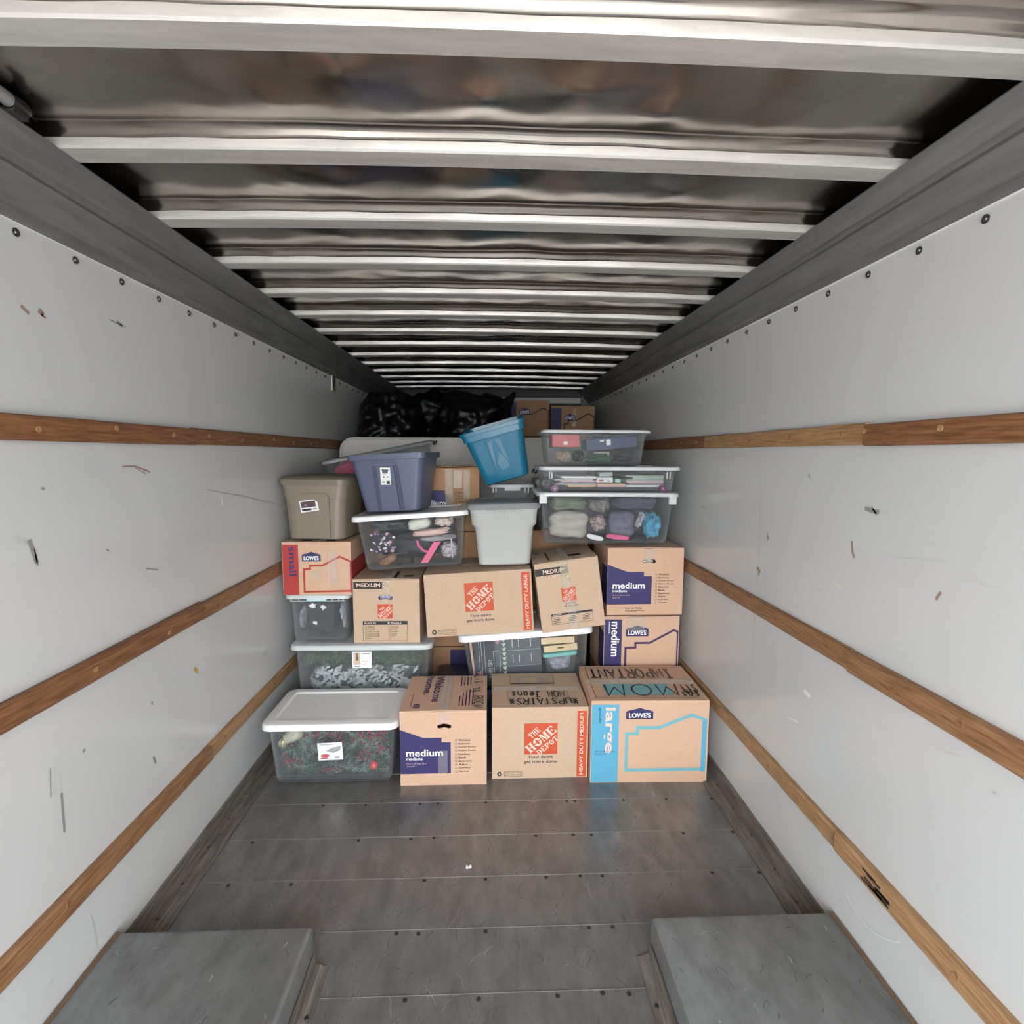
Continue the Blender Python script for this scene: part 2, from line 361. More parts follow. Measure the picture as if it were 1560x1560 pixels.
def moving_box(label, loc, w, d, h, rot=(0, 0, 0), m=KRAFT, seam='x', hole=None, tape_top=True, group=None, flap_lift=.004, cat='box', name='moving_box'):
    """cardboard box: walls with a hand hole, two top flaps with a seam and a strip of tape. origin = centre of the base"""
    t = thing(name, label, cat, loc, rot, group)
    th = .005; b = MB(); hx, hy = w/2, d/2
    b.box(-hx, hx, hy-th, hy, 0, h); b.box(-hx, -hx+th, -hy+th, hy-th, 0, h); b.box(hx-th, hx, -hy+th, hy-th, 0, h)
    b.box(-hx+th, hx-th, -hy+th, hy-th, 0, th)
    outer = [(-hx, 0), (hx, 0), (hx, h), (-hx, h)]
    hl = []
    if hole:
        cx, cz, hw, hh = hole
        for k in range(5): a = R(-90+180*k/4); hl.append((cx+hw-hh+hh*math.cos(a), cz+hh*math.sin(a)-.004))
        hl.append((cx, cz+hh+.003))
        for k in range(5): a = R(90+180*k/4); hl.append((cx-hw+hh+hh*math.cos(a), cz+hh*math.sin(a)-.004))
        hl.append((cx, cz-hh+.003))
    tris = slab_hole(outer, hl); al = outer+hl; n = len(al)
    v = [(x, -hy, z) for x, z in al]+[(x, -hy+th, z) for x, z in al]
    f = list(tris)+[tuple(i+n for i in q) for q in tris]
    f += [(i, (i+1) % 4, n+(i+1) % 4, n+i) for i in range(4)]
    if hl: k = len(hl); f += [(4+i, 4+(i+1) % k, n+4+(i+1) % k, n+4+i) for i in range(k)]
    b.add(v, f); b.build('box_wall', m, t)
    g = .0015
    for s in (-1, 1):
        q = MB(); e = random.uniform(.3, 1)*flap_lift
        if seam == 'y':   # seam runs front to back
            x0, x1 = s*hx, s*g; v = [(x0, -hy, h), (x1, -hy, h+e), (x1, hy, h+e*.6), (x0, hy, h)]
        else:             # seam runs left to right
            y0, y1 = s*hy, s*g; v = [(-hx, y0, h), (-hx, y1, h+e), (hx, y1, h+e*.6), (hx, y0, h)]
        v += [(a, b_, c+th) for a, b_, c in v]
        q.add(v, [(0, 1, 2, 3), (4, 5, 6, 7), (0, 1, 5, 4), (1, 2, 6, 5), (2, 3, 7, 6), (3, 0, 4, 7)]); q.build('flap', m, t)
    H = h+th+flap_lift
    if tape_top:
        q = MB()
        if seam == 'y': q.box(-.026, .026, -hy+.01, hy-.01, H+.0006, H+.0016)
        else: q.box(-hx+.01, hx-.01, -.026, .026, H+.0006, H+.0016)
        q.build('tape', TAPE, t)
    t['h'] = h
    fr = Face(t, (-hx, -hy, 0), (1, 0, 0), (0, 0, 1)); tp = Face(t, (-hx, -hy, h+th+flap_lift*.75), (1, 0, 0), (0, 1, 0)); rs = Face(t, (hx, -hy, 0), (0, 1, 0), (0, 0, 1))
    ls = Face(t, (-hx, hy, 0), (0, -1, 0), (0, 0, 1))
    return t, fr, tp, rs, ls

def tape_front(face, cx, y0, y1, w=.052, m=TAPE, name='tape'):
    return face.slab(name, [(cx-w/2, y0), (cx+w/2, y0), (cx+w/2, y1), (cx-w/2, y1)], .0035, m)
ROOMS = ['FRAGILE', 'Bedroom', 'Family Room', 'Dining Room', 'Kitchen', 'Bath', 'Basement', 'Attic', 'Laundry', 'Garage']
def front_medium(fr, w, h, hlp=False):
    S = lambda x, y: (x*w, y*h)
    fr.polys('print_panel', [[S(*p) for p in ((0, .765), (.27, .65), (.48, .65), (.48, .587), (.585, .587), (.585, .165), (0, .16))]], PURPLE, 1)
    fr.text('medium', .07*w, .40*h, .495*w, .495*h, WHITEP, 0, .02, 2)
    fr.text('mediana', .07*w, .348*h, .26*w, .388*h, WHITEP, 0, .02, 2)
    fr.text('18 in x 18 in x 16 in', .075*w, .293*h, .30*w, .312*h, PALE, 0, 0, 2)
    fr.text('3 CU FT', .075*w, .255*h, .17*w, .272*h, PALE, 0, 0, 2)
    for i, r_ in enumerate(ROOMS):
        y = (.60-i*.0475)*h
        v, f = text2d(r_, .02); wd = len(r_)*.0165*w+.02*w
        fr.text(r_, .675*w, y, .675*w+wd, y+.026*h, INKBLACK, 0, .02, 1)
        fr.polys('tick_box', ribbon([(.637*w, y+.002*h), (.655*w, y+.002*h), (.655*w, y+.022*h), (.637*w, y+.022*h)], .003*w, True), INKBLACK, 1)
    if hlp:
        fr.text('Let us help.', .245*w, .085*h, .47*w, .118*h, INKBLACK, 0, .02, 1)
        fr.rect('fine_print', .245*w, .058*h, .5*w, .064*h, INKBLACK, 1); fr.rect('fine_print', .245*w, .045*h, .40*w, .05*h, INKBLACK, 1)
def front_house(fr, w, h, band, line, word, sub, logo, wordm, right=.985, wide=None, P=None):
    """big house outline, vertical size band at the left, gable logo"""
    bw, lw = .235, .028*w
    fr.rect('print_band', .005*w, .005*h, bw*w, .965*h, band, 1)
    v = fr.text(word, .095*w, .37*h, .205*w, .93*h, wordm, -90, .02, 2)
    if sub: fr.text(sub, .06*w, .74*h, .085*w, .93*h, NAVY if wordm is PALE else WHITEP, -90, .01, 2)
    gable_logo(fr, logo[0]*w, logo[1]*h, logo[2]*w, logo[3]*h)
    P = P or [(.305, .155), (.305, .605), (.395, .605), (.395, .68), (.58, .68), (.855, .835), (right, .765)]
    q = ribbon([(a*w, b*h) for a, b in P], lw)+ribbon([(P[0][0]*w-lw/2, P[0][1]*h), (right*w, P[0][1]*h+.004)], lw)
    fr.polys('house_outline', q, line, 1)
    ww = (wide or .02)*w
    fr.rect('house_outline', right*w-ww, P[0][1]*h-lw/2, right*w, P[-1][1]*h, line if not wide else band, 1.6)

# ------------------------------------------------------------------ the cargo body
XL, XR, YB = -1.278, 1.232, 7.05
ZW, ZB, ZS = 2.376, 2.53, 2.566     # top of the white panels, underside of the bows, roof sheet
g = MB(); g.box(-30, 30, -40, 20, -1.06, -1.0)
tag(g.build('ground', mat('asphalt', (.29, .285, .275), .9, noise_amt=.15, noise_scale=4)), 'grey asphalt under the truck', kind='structure')
# floor: cross planks
fl = thing('floor', 'grey metal plank floor of the cargo truck', None, (0, 0, 0), kind='structure')
f0 = MB(); f0.box(XL-.02, XR+.02, YO, YB+.05, -.06, -.006); f0.build('floor_deck', DARKM, fl)
SP = .2525; y = 1.638-8*SP; first = None; k = 0
while y < YB:
    if first is None:
        q = MB(); q.box(XL, XR, .0022, SP-.0008, -.006, 0); first = q.build('floor_plank', FLOORM, fl); first.location = (0, y, 0)
        q = MB(); q.box(XL, XR, -.0008, .0022, -.006, .0012); sm = q.build('seam_lip', SEAM, fl); sm.location = (0, y, 0)
    else:
        share(first, loc=(0, y, 0)); share(sm, loc=(0, y, 0))
    y += SP; k += 1
sc0 = None
rnd = random.Random(3)
for j in range(6):
    yy = 1.638+SP*j
    for x in [-1.08, -.83, -.62, -.36, -.27, -.02, .23, .37, .45, .70, .92, 1.13]:
        if j < 2 and (x < -.58 or x > .53): continue
        if rnd.random() < .25: continue
        p = (x+rnd.uniform(-.02, .02), yy-.016+rnd.uniform(-.004, .004), 0)
        if sc0 is None:
            v, f = loft([(0, .008, .008, .008), (.0012, .008, .008, .008), (.0018, .005, .005, .005)], 2); sc0 = obj('screw', v, f, SCREW, fl); sc0.location = p
        else: share(sc0, loc=p)
# walls
def wall(name, x, s, label):
    w_ = thing(name, label, None, (x, 0, 0), kind='structure')
    q = MB(); q.box(min(0, s*.03), max(0, s*.03), YO, YB, -.05, ZW); q.build('wall_panel', WALL, w_)
    q = MB(); q.box(min(s*.031, s*.045), max(s*.031, s*.045), YO, YB+.04, -.06, 2.70); q.build('outer_skin', WHITEPL, w_)
    q = MB(); q.box(min(0, -s*.004), max(0, -s*.004), YO, YB, ZW-.006, ZW+.002); q.build('panel_edge', WHITEPL, w_)
    y0 = 1.609 if s < 0 else 1.397; y = y0-.215*8; r0 = None
    while y < YB-.1:
        if y > YO+.1:
            if r0 is None:
                n = 10; v = []; f = []
                for (dx, rr) in ((0, .0115), (.003, .0115), (.003, .0075), (.0065, .006), (.0085, .003)):
                    v += [(-s*dx, rr*math.cos(2*math.pi*a/n), rr*math.sin(2*math.pi*a/n)) for a in range(n)]
                for i in range(4): f += [(i*n+a, i*n+(a+1) % n, (i+1)*n+(a+1) % n, (i+1)*n+a) for a in range(n)]
                f.append(tuple(4*n+a for a in range(n)))
                r0 = obj('rivet', v, f, RIVET, w_, 30); r0.location = (0, y, 2.346)
            else: share(r0, loc=(0, y, 2.346))
        y += .215
    return w_
wl = wall('wall_left', XL, -1, 'glossy white scuffed panel wall on the left')
wr = wall('wall_right', XR, 1, 'glossy white scuffed panel wall on the right')
wb = thing('wall_back', 'dark front bulkhead at the far end of the cargo body', None, (0, YB, 0), kind='structure')
q = MB(); q.box(XL-.04, XR+.04, 0, .04, -.05, 2.68); q.build('wall_panel', mat('bulkhead', (.06, .058, .055), .6), wb)
q = MB(); q.box(XL+.02, XR-.02, -.035, 0, 2.39, 2.455); q.build('header_strip', mat('header_paint', (.62, .62, .58), .5), wb)
for x in (XL+.05, XR-.05):
    q = MB(); q.box(x-.05, x+.05, -.06, 0, -.0, 2.56); q.build('corner_post', DARKM, wb)
# scuffs on the walls: shapes drawn where the photograph shows them
BROWNST = mat('rust_stain', (.34, .22, .16), .7); DARKST = mat('dark_scuff', (.27, .27, .27), .5); GREYST = mat('grey_scuff', (.50, .50, .50), .5); WHST = mat('bright_scratch', (.78, .78, .78), .3); TANST = mat('tan_stain', (.60, .57, .50), .6)
def scuff(w_, X, s, pts, wd, m):
    P = [atX(px, py, X) for px, py in pts]; q = ribbon([(p.y, p.z) for p in P], wd)
    obj('scuff_mark', [(-s*.0012, p.x, p.y) for a in q for p in a], [tuple(range(4*i, 4*i+4)) for i in range(len(q))], m, w_, recalc=False)
for pts, wd, m in [
    ([(31, 465), (38, 472), (44, 478)], .010, BROWNST), ([(58, 472), (66, 480)], .016, BROWNST), ([(62, 478), (69, 485)], .007, BROWNST),
    ([(166, 487), (182, 494), (192, 498)], .004, DARKST), ([(178, 490), (186, 497)], .012, DARKST),
    ([(24, 815), (30, 828)], .012, GREYST), ([(44, 822), (49, 838), (56, 858)], .014, DARKST), ([(36, 818), (40, 830)], .008, GREYST), ([(52, 836), (57, 862)], .006, DARKST),
    ([(186, 711), (205, 710), (228, 719)], .006, BROWNST), ([(205, 712), (222, 722)], .004, BROWNST), ([(144, 696), (136, 726)], .004, GREYST), ([(62, 744), (68, 745)], .008, DARKST),
    ([(160, 835), (170, 845)], .006, TANST), ([(166, 836), (143, 862)], .006, TANST), ([(76, 1170), (77, 1215)], .004, DARKST), ([(83, 1170), (84, 1212)], .003, GREYST), ([(93, 1208), (95, 1235), (98, 1268)], .009, DARKST), ([(90, 1172), (92, 1205)], .003, GREYST),
    ([(314, 746), (370, 756), (430, 770)], .003, DARKST), ([(336, 755), (339, 770)], .006, WHST), ([(296, 1018), (301, 1024)], .018, mat('amber_spot', (.55, .33, .06), .5)),
    ([(230, 1070), (233, 1072)], .012, DARKST), ([(127, 1141), (128, 1146)], .012, DARKST), ([(233, 1153), (237, 1163)], .010, DARKST), ([(222, 866), (240, 868)], .006, DARKST), ([(244, 1000), (258, 990)], .010, GREYST),
    ([(137, 1392), (145, 1420), (149, 1450)], .004, GREYST), ([(70, 1508), (80, 1496)], .014, GREYST), ([(125, 1485), (127, 1492)], .010, DARKST), ([(156, 965), (163, 973)], .008, GREYST),
    ([(400, 1000), (407, 988)], .006, DARKST), ([(180, 935), (245, 945)], .002, GREYST), ([(310, 1215), (312, 1245)], .004, GREYST), ([(305, 1210), (306, 1240)], .003, GREYST)]:
    scuff(wl, XL, -1, pts, wd, m)
for pts, wd, m in [
    ([(1318, 774), (1328, 778), (1340, 780)], .014, DARKST), ([(1328, 772), (1336, 784)], .008, DARKST), ([(1346, 780), (1354, 782)], .006, GREYST),
    ([(1298, 824), (1299, 840), (1302, 850)], .010, BROWNST), ([(1306, 840), (1316, 844)], .005, TANST), ([(1370, 851), (1400, 852), (1428, 856)], .004, TANST), ([(1485, 884), (1510, 896), (1527, 900)], .004, TANST),
    ([(1434, 902), (1426, 914)], .008, BROWNST), ([(1232, 722), (1234, 728)], .010, DARKST), ([(1272, 888), (1282, 896)], .012, TANST), ([(1245, 897), (1256, 899)], .005, TANST),
    ([(1169, 812), (1171, 822)], .012, BROWNST), ([(1158, 868), (1156, 876)], .012, BROWNST), ([(1160, 700), (1158, 830), (1152, 900), (1146, 1000), (1140, 1060)], .010, TANST), ([(1152, 865), (1162, 870), (1155, 882)], .012, TANST),
    ([(1290, 1362), (1296, 1376), (1305, 1391), (1318, 1408), (1334, 1422), (1352, 1431), (1372, 1436)], .003, WHST), ([(1225, 1052), (1235, 1062)], .020, WHST), ([(1200, 1092), (1216, 1100)], .008, WHST), ([(1132, 950), (1146, 962)], .006, GREYST),
    ([(1070, 770), (1076, 776)], .006, DARKST), ([(1440, 1146), (1462, 1152)], .005, GREYST), ([(1515, 1208), (1525, 1214)], .008, GREYST), ([(1308, 1328), (1318, 1340)], .006, GREYST), ([(1450, 1320), (1462, 1332)], .004, GREYST),
    ([(1225, 1235), (1232, 1250)], .006, GREYST), ([(1340, 1108), (1352, 1116)], .006, GREYST), ([(1260, 1130), (1275, 1138)], .005, GREYST), ([(1180, 1010), (1176, 1045)], .004, GREYST)]:
    scuff(wr, XR, 1, pts, wd, m)
# wooden lashing rails
rail_n = 0; plug0 = None
def rail(x, s, z0, z1, joints, cols, label):
    global rail_n, plug0
    rail_n += 1
    t = thing('trim_%d' % rail_n, label, None, (x, 0, 0), kind='structure')
    ys = [YO]+joints+[YB-.08]; rr = random.Random(rail_n)
    for i in range(len(ys)-1):
        a, b = ys[i]+.0015, ys[i+1]-.0015; th = .022+(.006 if i == 0 else 0); dz = rr.uniform(-.004, .004); e = .005
        prof = [(0, z0+dz), (th-e, z0+dz), (th, z0+dz+e), (th, z1+dz-e), (th-e, z1+dz), (0, z1+dz)]
        n = 6; nseg = 10; v = []
        for j in range(nseg+1):
            yy = a+(b-a)*j/nseg
            v += [(-s*px, yy, pz+rr.uniform(-.0012, .0012)) for px, pz in prof]
        f = [(j*n+k, j*n+(k+1) % n, (j+1)*n+(k+1) % n, (j+1)*n+k) for j in range(nseg) for k in range(n)]+[tuple(range(n)), tuple(nseg*n+k for k in range(n))]
        bd = obj('board', v, f, WOODS[cols[i % len(cols)]], t, 40)
        yy = a+.12
        while yy < min(b, 4.2):
            p = (-s*th, yy, (z0+z1)/2+rr.uniform(-.012, .012))
            if yy > .9:
                nn = 8; v = []
                for dx, r_ in ((0, .009), (.0025, .009), (.0015, .005)): v += [(-s*dx, r_*math.cos(2*math.pi*k/nn), r_*math.sin(2*math.pi*k/nn)) for k in range(nn)]
                f = [(i2*nn+k, i2*nn+(k+1) % nn, (i2+1)*nn+(k+1) % nn, (i2+1)*nn+k) for i2 in range(2) for k in range(nn)]+[tuple(2*nn+k for k in range(nn))]
                pg = obj('bolt_plug', v, f, WOODS[(cols[i % len(cols)]+1) % 3], bd); pg.location = p
            yy += rr.uniform(.22, .42)
for s, x in ((-1, XL), (1, XR)):
    sd = 'left' if s < 0 else 'right'
    j = 2.42 if s < 0 else 1.76
    rail(x, s, 1.792, 1.862, [j]+([3.11] if s > 0 else [4.6]), [0, 1, 0] if s > 0 else [0, 0, 0], 'highest brown wooden lashing rail along the %s wall' % sd)
    rail(x, s, 1.030, 1.104, [j, 5.0], [0, 2, 2] if s < 0 else [2, 2, 2], 'middle brown wooden lashing rail along the %s wall' % sd)
    rail(x, s, .378, .448, [j, 5.0], [2, 1, 1] if s < 0 else [1, 1, 1], 'lowest honey brown wooden lashing rail along the %s wall' % sd)
# worn dark patch on the lowest right rail
P = [atX(1310, 1320, XR-.03), atX(1345, 1372, XR-.03)]
q = MB(); 
for k in range(9):
    yy = P[1].y+(P[0].y-P[1].y)*random.random(); zz = random.uniform(.395, .435); q.box(-.0295, -.0285, yy-.03, yy+.03, zz-.004, zz+.004)
q.build('gouge', mat('char', (.05, .03, .02), .8), bpy.data.objects['trim_6'])
# kick strips along the floor
for s, x, nm in ((-1, XL, 'left'), (1, XR, 'right')):
    t = thing('baseboard_'+nm, 'dirty metal kick strip along the floor of the %s wall' % nm, None, (x, 0, 0), kind='structure')
    prof = [(0, .0), (.085, .0), (.085, .006), (.045, .008), (.041, .016), (.018, .018), (.014, .05), (.010, .085), (0, .085)]
    v = []; n = len(prof)
    for yy in (1.74, YB-.07): v += [(-s*a, yy, b) for a, b in prof]
    obj('strip', v, [(k, (k+1) % n, n+(k+1) % n, n+k) for k in range(n)]+[tuple(range(n)), tuple(range(n, 2*n))], KICK, t)
    for yy in [1.95, 2.12, 2.33, 2.52, 2.71]:
        v, f = loft([(0, .007, .007, .007), (.003, .006, .006, .006)], 2); o = obj('screw', v, f, RIVET, t); o.location = (-s*.03, yy, .0165)
# wheel-well boxes
for s, x, xi, nm in ((-1, XL, -.605, 'left'), (1, XR, .565, 'right')):
    t = thing('wheel_well', 'low scuffed grey wheel box on the floor at the %s wall' % nm, None, ((x+xi)/2, .95, 0), kind='structure')
    hx = abs(xi-x)/2-.001; v, f = loft([(0, hx, .83, .01), (.118, hx-.004, .826, .01), (.128, hx-.008, .822, .01), (.132, hx-.016, .814, .01)], 3)
    obj('cover', v, f, BOXM, t, 30)
    prof = [(0, 0), (.05, 0), (.05, .004), (.028, .006), (.022, .012), (.008, .014), (.004, .05), (0, .05)]
    n = len(prof); v = []
    for yy in (-.83, .80): v += [(-s*(hx+.001+a), yy, b) for a, b in prof]
    obj('flange', v, [(k, (k+1) % n, n+(k+1) % n, n+k) for k in range(n)]+[tuple(range(n)), tuple(range(n, 2*n))], KICK, t)
    q = MB(); q.box(s*(hx-.012)-.006, s*(hx-.012)+.006, -.81, .82, .1322, .136); q.build('caulk_line', mat('rust_caulk', (.16, .09, .05), .8), t)
    for yy in (.05, .38, .62):
        v, f = loft([(0, .008, .008, .008), (.004, .007, .007, .007)], 2); o = obj('screw', v, f, RIVET, t); o.location = (-s*(hx+.034), yy, .0055)
def marks(parent, x0, x1, y0, y1, z, n, seed, m, L=(.01, .05), wd=(.0015, .005), name='scuffs'):
    rd = random.Random(seed); q = []
    for k in range(n):
        x, y = rd.uniform(x0, x1), rd.uniform(y0, y1); a = rd.gauss(R(82), .45); l = rd.uniform(*L); w_ = rd.uniform(*wd); pts = []
        for j in range(4): pts.append((x+math.cos(a)*l*j/3, y+math.sin(a)*l*j/3)); a += rd.uniform(-.3, .3)
        q += ribbon(pts, w_)
    o = obj(name, [(p[0], p[1], z) for a in q for p in a], [tuple(range(4*i, 4*i+4)) for i in range(len(q))], m, parent, recalc=False); o['kind'] = 'stuff'
BLKSC = mat('black_rubber_mark', (.10, .10, .10), .6); LTSC = mat('light_scratch', (.42, .42, .42), .4)
for wb_ in [o for o in bpy.data.objects if o.name.startswith('wheel_well')]:
    marks(wb_, -.3, .3, .2, .78, .1326, 30, len(wb_.name), BLKSC, (.006, .04), (.001, .004)); marks(wb_, -.3, .3, .2, .78, .1328, 14, 5, LTSC, (.005, .03), (.001, .003))
marks(fl, -1.1, 1.1, 1.85, 2.72, .0004, 130, 21, BLKSC, (.008, .06), (.001, .0035)); marks(fl, -.55, .5, 1.5, 1.9, .0004, 40, 22, BLKSC, (.01, .09), (.001, .003)); marks(fl, -1.1, 1.1, 1.5, 2.72, .0006, 40, 23, LTSC, (.01, .12), (.0008, .0016))
# header rails between the walls and the roof
for s, x, xt, nm in ((-1, XL, -1.105, 'left'), (1, XR, 1.10, 'right')):
    rail_n += 1
    t = thing('trim_%d' % rail_n, 'grey metal header rail between roof and %s wall' % nm, None, (0, 0, 0), kind='structure')
    d = xt-x; L = lambda a: x+d*a
    Z = lambda a: ZW-.006+(ZB+.006-ZW)*a
    prof = [(x, ZW-.006), (L(.02), ZW-.004), (L(.07), Z(.10)), (L(.09), Z(.20)), (L(.16), Z(.22)), (L(.54), Z(.58)), (L(.50), Z(.66)), (L(.60), Z(.76)), (L(.68), Z(.70)), (xt, ZB), (xt+.004*s, ZB+.006), (x, ZB+.02)]
    n = len(prof); v = []
    for yy in (YO, YB): v += [(a, yy, b) for a, b in prof]
    obj('header_rail', v, [(k, (k+1) % n, n+(k+1) % n, n+k) for k in range(n)]+[tuple(range(n)), tuple(range(n, 2*n))], RAILM, t)
# roof: dented sheet, pillowed between hat-section bows
ce = thing('ceiling', 'dented shiny metal roof sheet over crosswise roof bows', None, (0, 0, 0), kind='structure')
BY = [1.112+.4315*k for k in range(-3, 14)]
def roof_z(x, y):
    t = (y-BY[0])/.4315; t = t-math.floor(t)
    e = min(t, 1-t)*.4315
    sag = .026*(1-math.exp(-(e/.013)**2))
    arch = .015*(1-(x/1.25)**2)
    env = min(1, e/.07)*max(0, 1-abs(x/1.3)**4)
    dn = .012*noise.noise(Vector((x*1.9, y*2.6, 3.3)))+.0075*noise.noise(Vector((x*4.7, y*5.5, 9.1)))
    dn += .004*abs(noise.noise(Vector((x*9, y*10, 1.7))))
    for (dx, dy, r_, a) in ((-.02, 1.40, .05, .012), (.22, 1.36, .07, .016), (-.32, 1.33, .06, .012), (.42, 1.43, .05, .014), (.05, 1.80, .07, .012), (-.45, 1.75, .06, -.012), (.6, 1.82, .05, .01)):
        dd = ((x-dx)**2+(y-dy)**2)/r_**2
        if dd < 6: dn -= a*math.exp(-dd)
    wob = .004*noise.noise(Vector((x*6, round((y-BY[0])/.4315)*3.3, 5.5)))
    return ZS-.012+sag+arch+env*dn*.5+wob*(1-min(1, e/.1))
nx = 130; ys = []
ys = [YO]
for b0 in BY:
    for k in range(40):
        u = k/39; u = .5-.5*math.cos(math.pi*u); y = b0+.4315*(.002+.996*u)
        if ys[-1]+.0005 < y < YB: ys.append(y)
ys.append(YB)
v = []; 
for y in ys:
    for i in range(nx+1): x = XL+(XR-XL)*i/nx; v.append((x, y, roof_z(x, y)))
f = [(j*(nx+1)+i, j*(nx+1)+i+1, (j+1)*(nx+1)+i+1, (j+1)*(nx+1)+i) for j in range(len(ys)-1) for i in range(nx)]
obj('roof_sheet', v, f, ROOF, ce, 60)
q = MB(); q.box(XL-.03, XR+.03, YO, YB+.04, 2.68, 2.70); q.build('roof_skin', WHITEPL, ce)
bow0 = None
for y in BY:
    if bow0 is None:
        nseg = 24; v = []; prof = [(.0, ZS-.010), (.0, ZS-.014), (.002, ZB+.005), (.007, ZB), (.078, ZB), (.083, ZB+.005), (.085, ZS-.014), (.085, ZS-.010)]; n = len(prof)
        for i in range(nseg+1):
            x = -1.16+2.32*i/nseg; a = .015*(1-(x/1.25)**2)
            v += [(x, py, pz+a) for py, pz in prof]
        f = [(i*n+k, i*n+(k+1) % n, (i+1)*n+(k+1) % n, (i+1)*n+k) for i in range(nseg) for k in range(n)]+[tuple(range(n)), tuple(nseg*n+k for k in range(n))]
        bow0 = obj('roof_bow', v, f, ALU, ce, 30); bow0.location = (0, y, 0)
    else: share(bow0, loc=(0, y, 0))
# rivet heads of the dents, torn mark
o = thing('track_tube', 'grey metal tube with black end clamp above the left header rail', 'tube', atX(40, 172, -1.10)+Vector((0, 0, .0)))
q = MB(); q.tube([(0, -.35, .0), (0, -.02, .0)], .016, 12); q.build('tube', mat('tube_grey', (.30, .30, .31), .4, .3), o, 40)
q = MB(); q.tube([(0, -.05, 0), (0, -.015, 0), (0, .0, 0)], [.0185, .0185, .014], 12); q.build('end_clamp', BLACKPL, o, 40)
q = MB(); q.box(-.02, .012, -.05, -.01, -.026, -.014); q.build('bracket', DARKM, o)
q = MB(); q.box(-.002, .002, 0, .03, -.003, .001); q.build('bolt_tip', BLACKPL, o)
p = atX(508, 587, XL+.003)
o = thing('hanging_tag', 'small dark tag with yellow end hanging at top of left wall', 'tag', (XL+.005, p.y, 2.26))
q = MB(); q.box(-.003, .003, -.05, .05, 0, .13); q.build('tag_plate', BLACKPL, o); q = MB(); q.box(.0032, .005, -.05, .05, 0, .03); q.build('yellow_end', mat('tag_yellow', (.35, .2, .05), .6), o)
q = MB(); q.box(-.002, .0045, -.056, -.05, 0, .14); q.build('white_edge', WHITEPL, o)
p = atZ(714, 1322, 0); v = [(-.012, -.006, .001), (.0, -.009, .003), (.012, -.003, .001), (.010, .008, .006), (-.002, .006, .002), (-.010, .009, .005)]
s_ = obj('paper_scrap', v+[(a, b, c+.003) for a, b, c in v], [tuple(range(6)), tuple(range(6, 12))]+[(i, (i+1) % 6, 6+(i+1) % 6, 6+i) for i in range(6)], WHITEP); s_.location = p; tag(s_, 'tiny white paper scrap lying on the bare metal floor', 'paper scrap')

# ------------------------------------------------------------------ bins and totes
def clear_bin(label, loc, W_, D_, H_, rot=(0, 0, 0), taper=.88, mb=CLEAR, ml=WHITEPL, lid=True, lid_h=.035, ov=.014, name='storage_bin', cat='bin', rad=.04, group=None, recess=.007):
    """see-through tub with its lid. W_, D_ = outside of the tub at the rim, H_ = height with the lid on"""
    t = thing(name, label, cat, loc, rot, group)
    H = H_-(.006 if lid else 0); tx, ty = W_/2-.012, D_/2-.012; bx, by = tx*taper, D_/2-.012-(tx-tx*taper)*.8
    S = lambda z: (bx+(tx-bx)*z/H, by+(ty-by)*z/H)
    secs = [(0, bx-.02, by-.02, rad), (.006, bx-.004, by-.004, rad), (.02, *S(.02), rad), (H-.03, *S(H-.03), rad), (H-.027, W_/2, D_/2, rad+.01), (H, W_/2, D_/2, rad+.01),
            (H, tx-.004, ty-.004, rad), (.024, S(.02)[0]-.003, S(.02)[1]-.003, rad), (.009, bx-.02, by-.02, rad*.8)]
    v, f = loft(secs, 5); obj('tub', v, f, mb, t, 30)
    if lid:
        lx, ly = W_/2+ov, D_/2+ov; z1 = H_; z0 = H_-lid_h; ro = rad+.012
        secs = [(H+.0005, W_/2+.002, D_/2+.002, rad+.01), (z0, W_/2+.002, D_/2+.002, rad+.01), (z0, lx, ly, ro), (z1-.007, lx-.002, ly-.002, ro), (z1-.002, lx-.006, ly-.006, ro), (z1, lx-.014, ly-.014, ro*.9),
                (z1, lx-.055, ly-.055, rad*.6), (z1-recess, lx-.063, ly-.063, rad*.5)]
        if z1-recess < H+.001: secs[0] = (H-.010, W_/2-.06, D_/2-.06, rad*.5); secs.insert(1, (H+.0005, W_/2-.05, D_/2-.05, rad*.5)); secs.insert(2, (H+.0005, W_/2+.002, D_/2+.002, rad+.01))
        v, f = loft(secs, 5); obj('lid', v, f, ml, t, 30)
    # tapered front face for stickers and latches
    a = Vector((0, -S(.02)[1], .02)); b = Vector((0, -S(H-.03)[1], H-.03)); up_ = (b-a).normalized()
    fr = Face(t, a-up_*.02, (1, 0, 0), up_)
    return t, fr
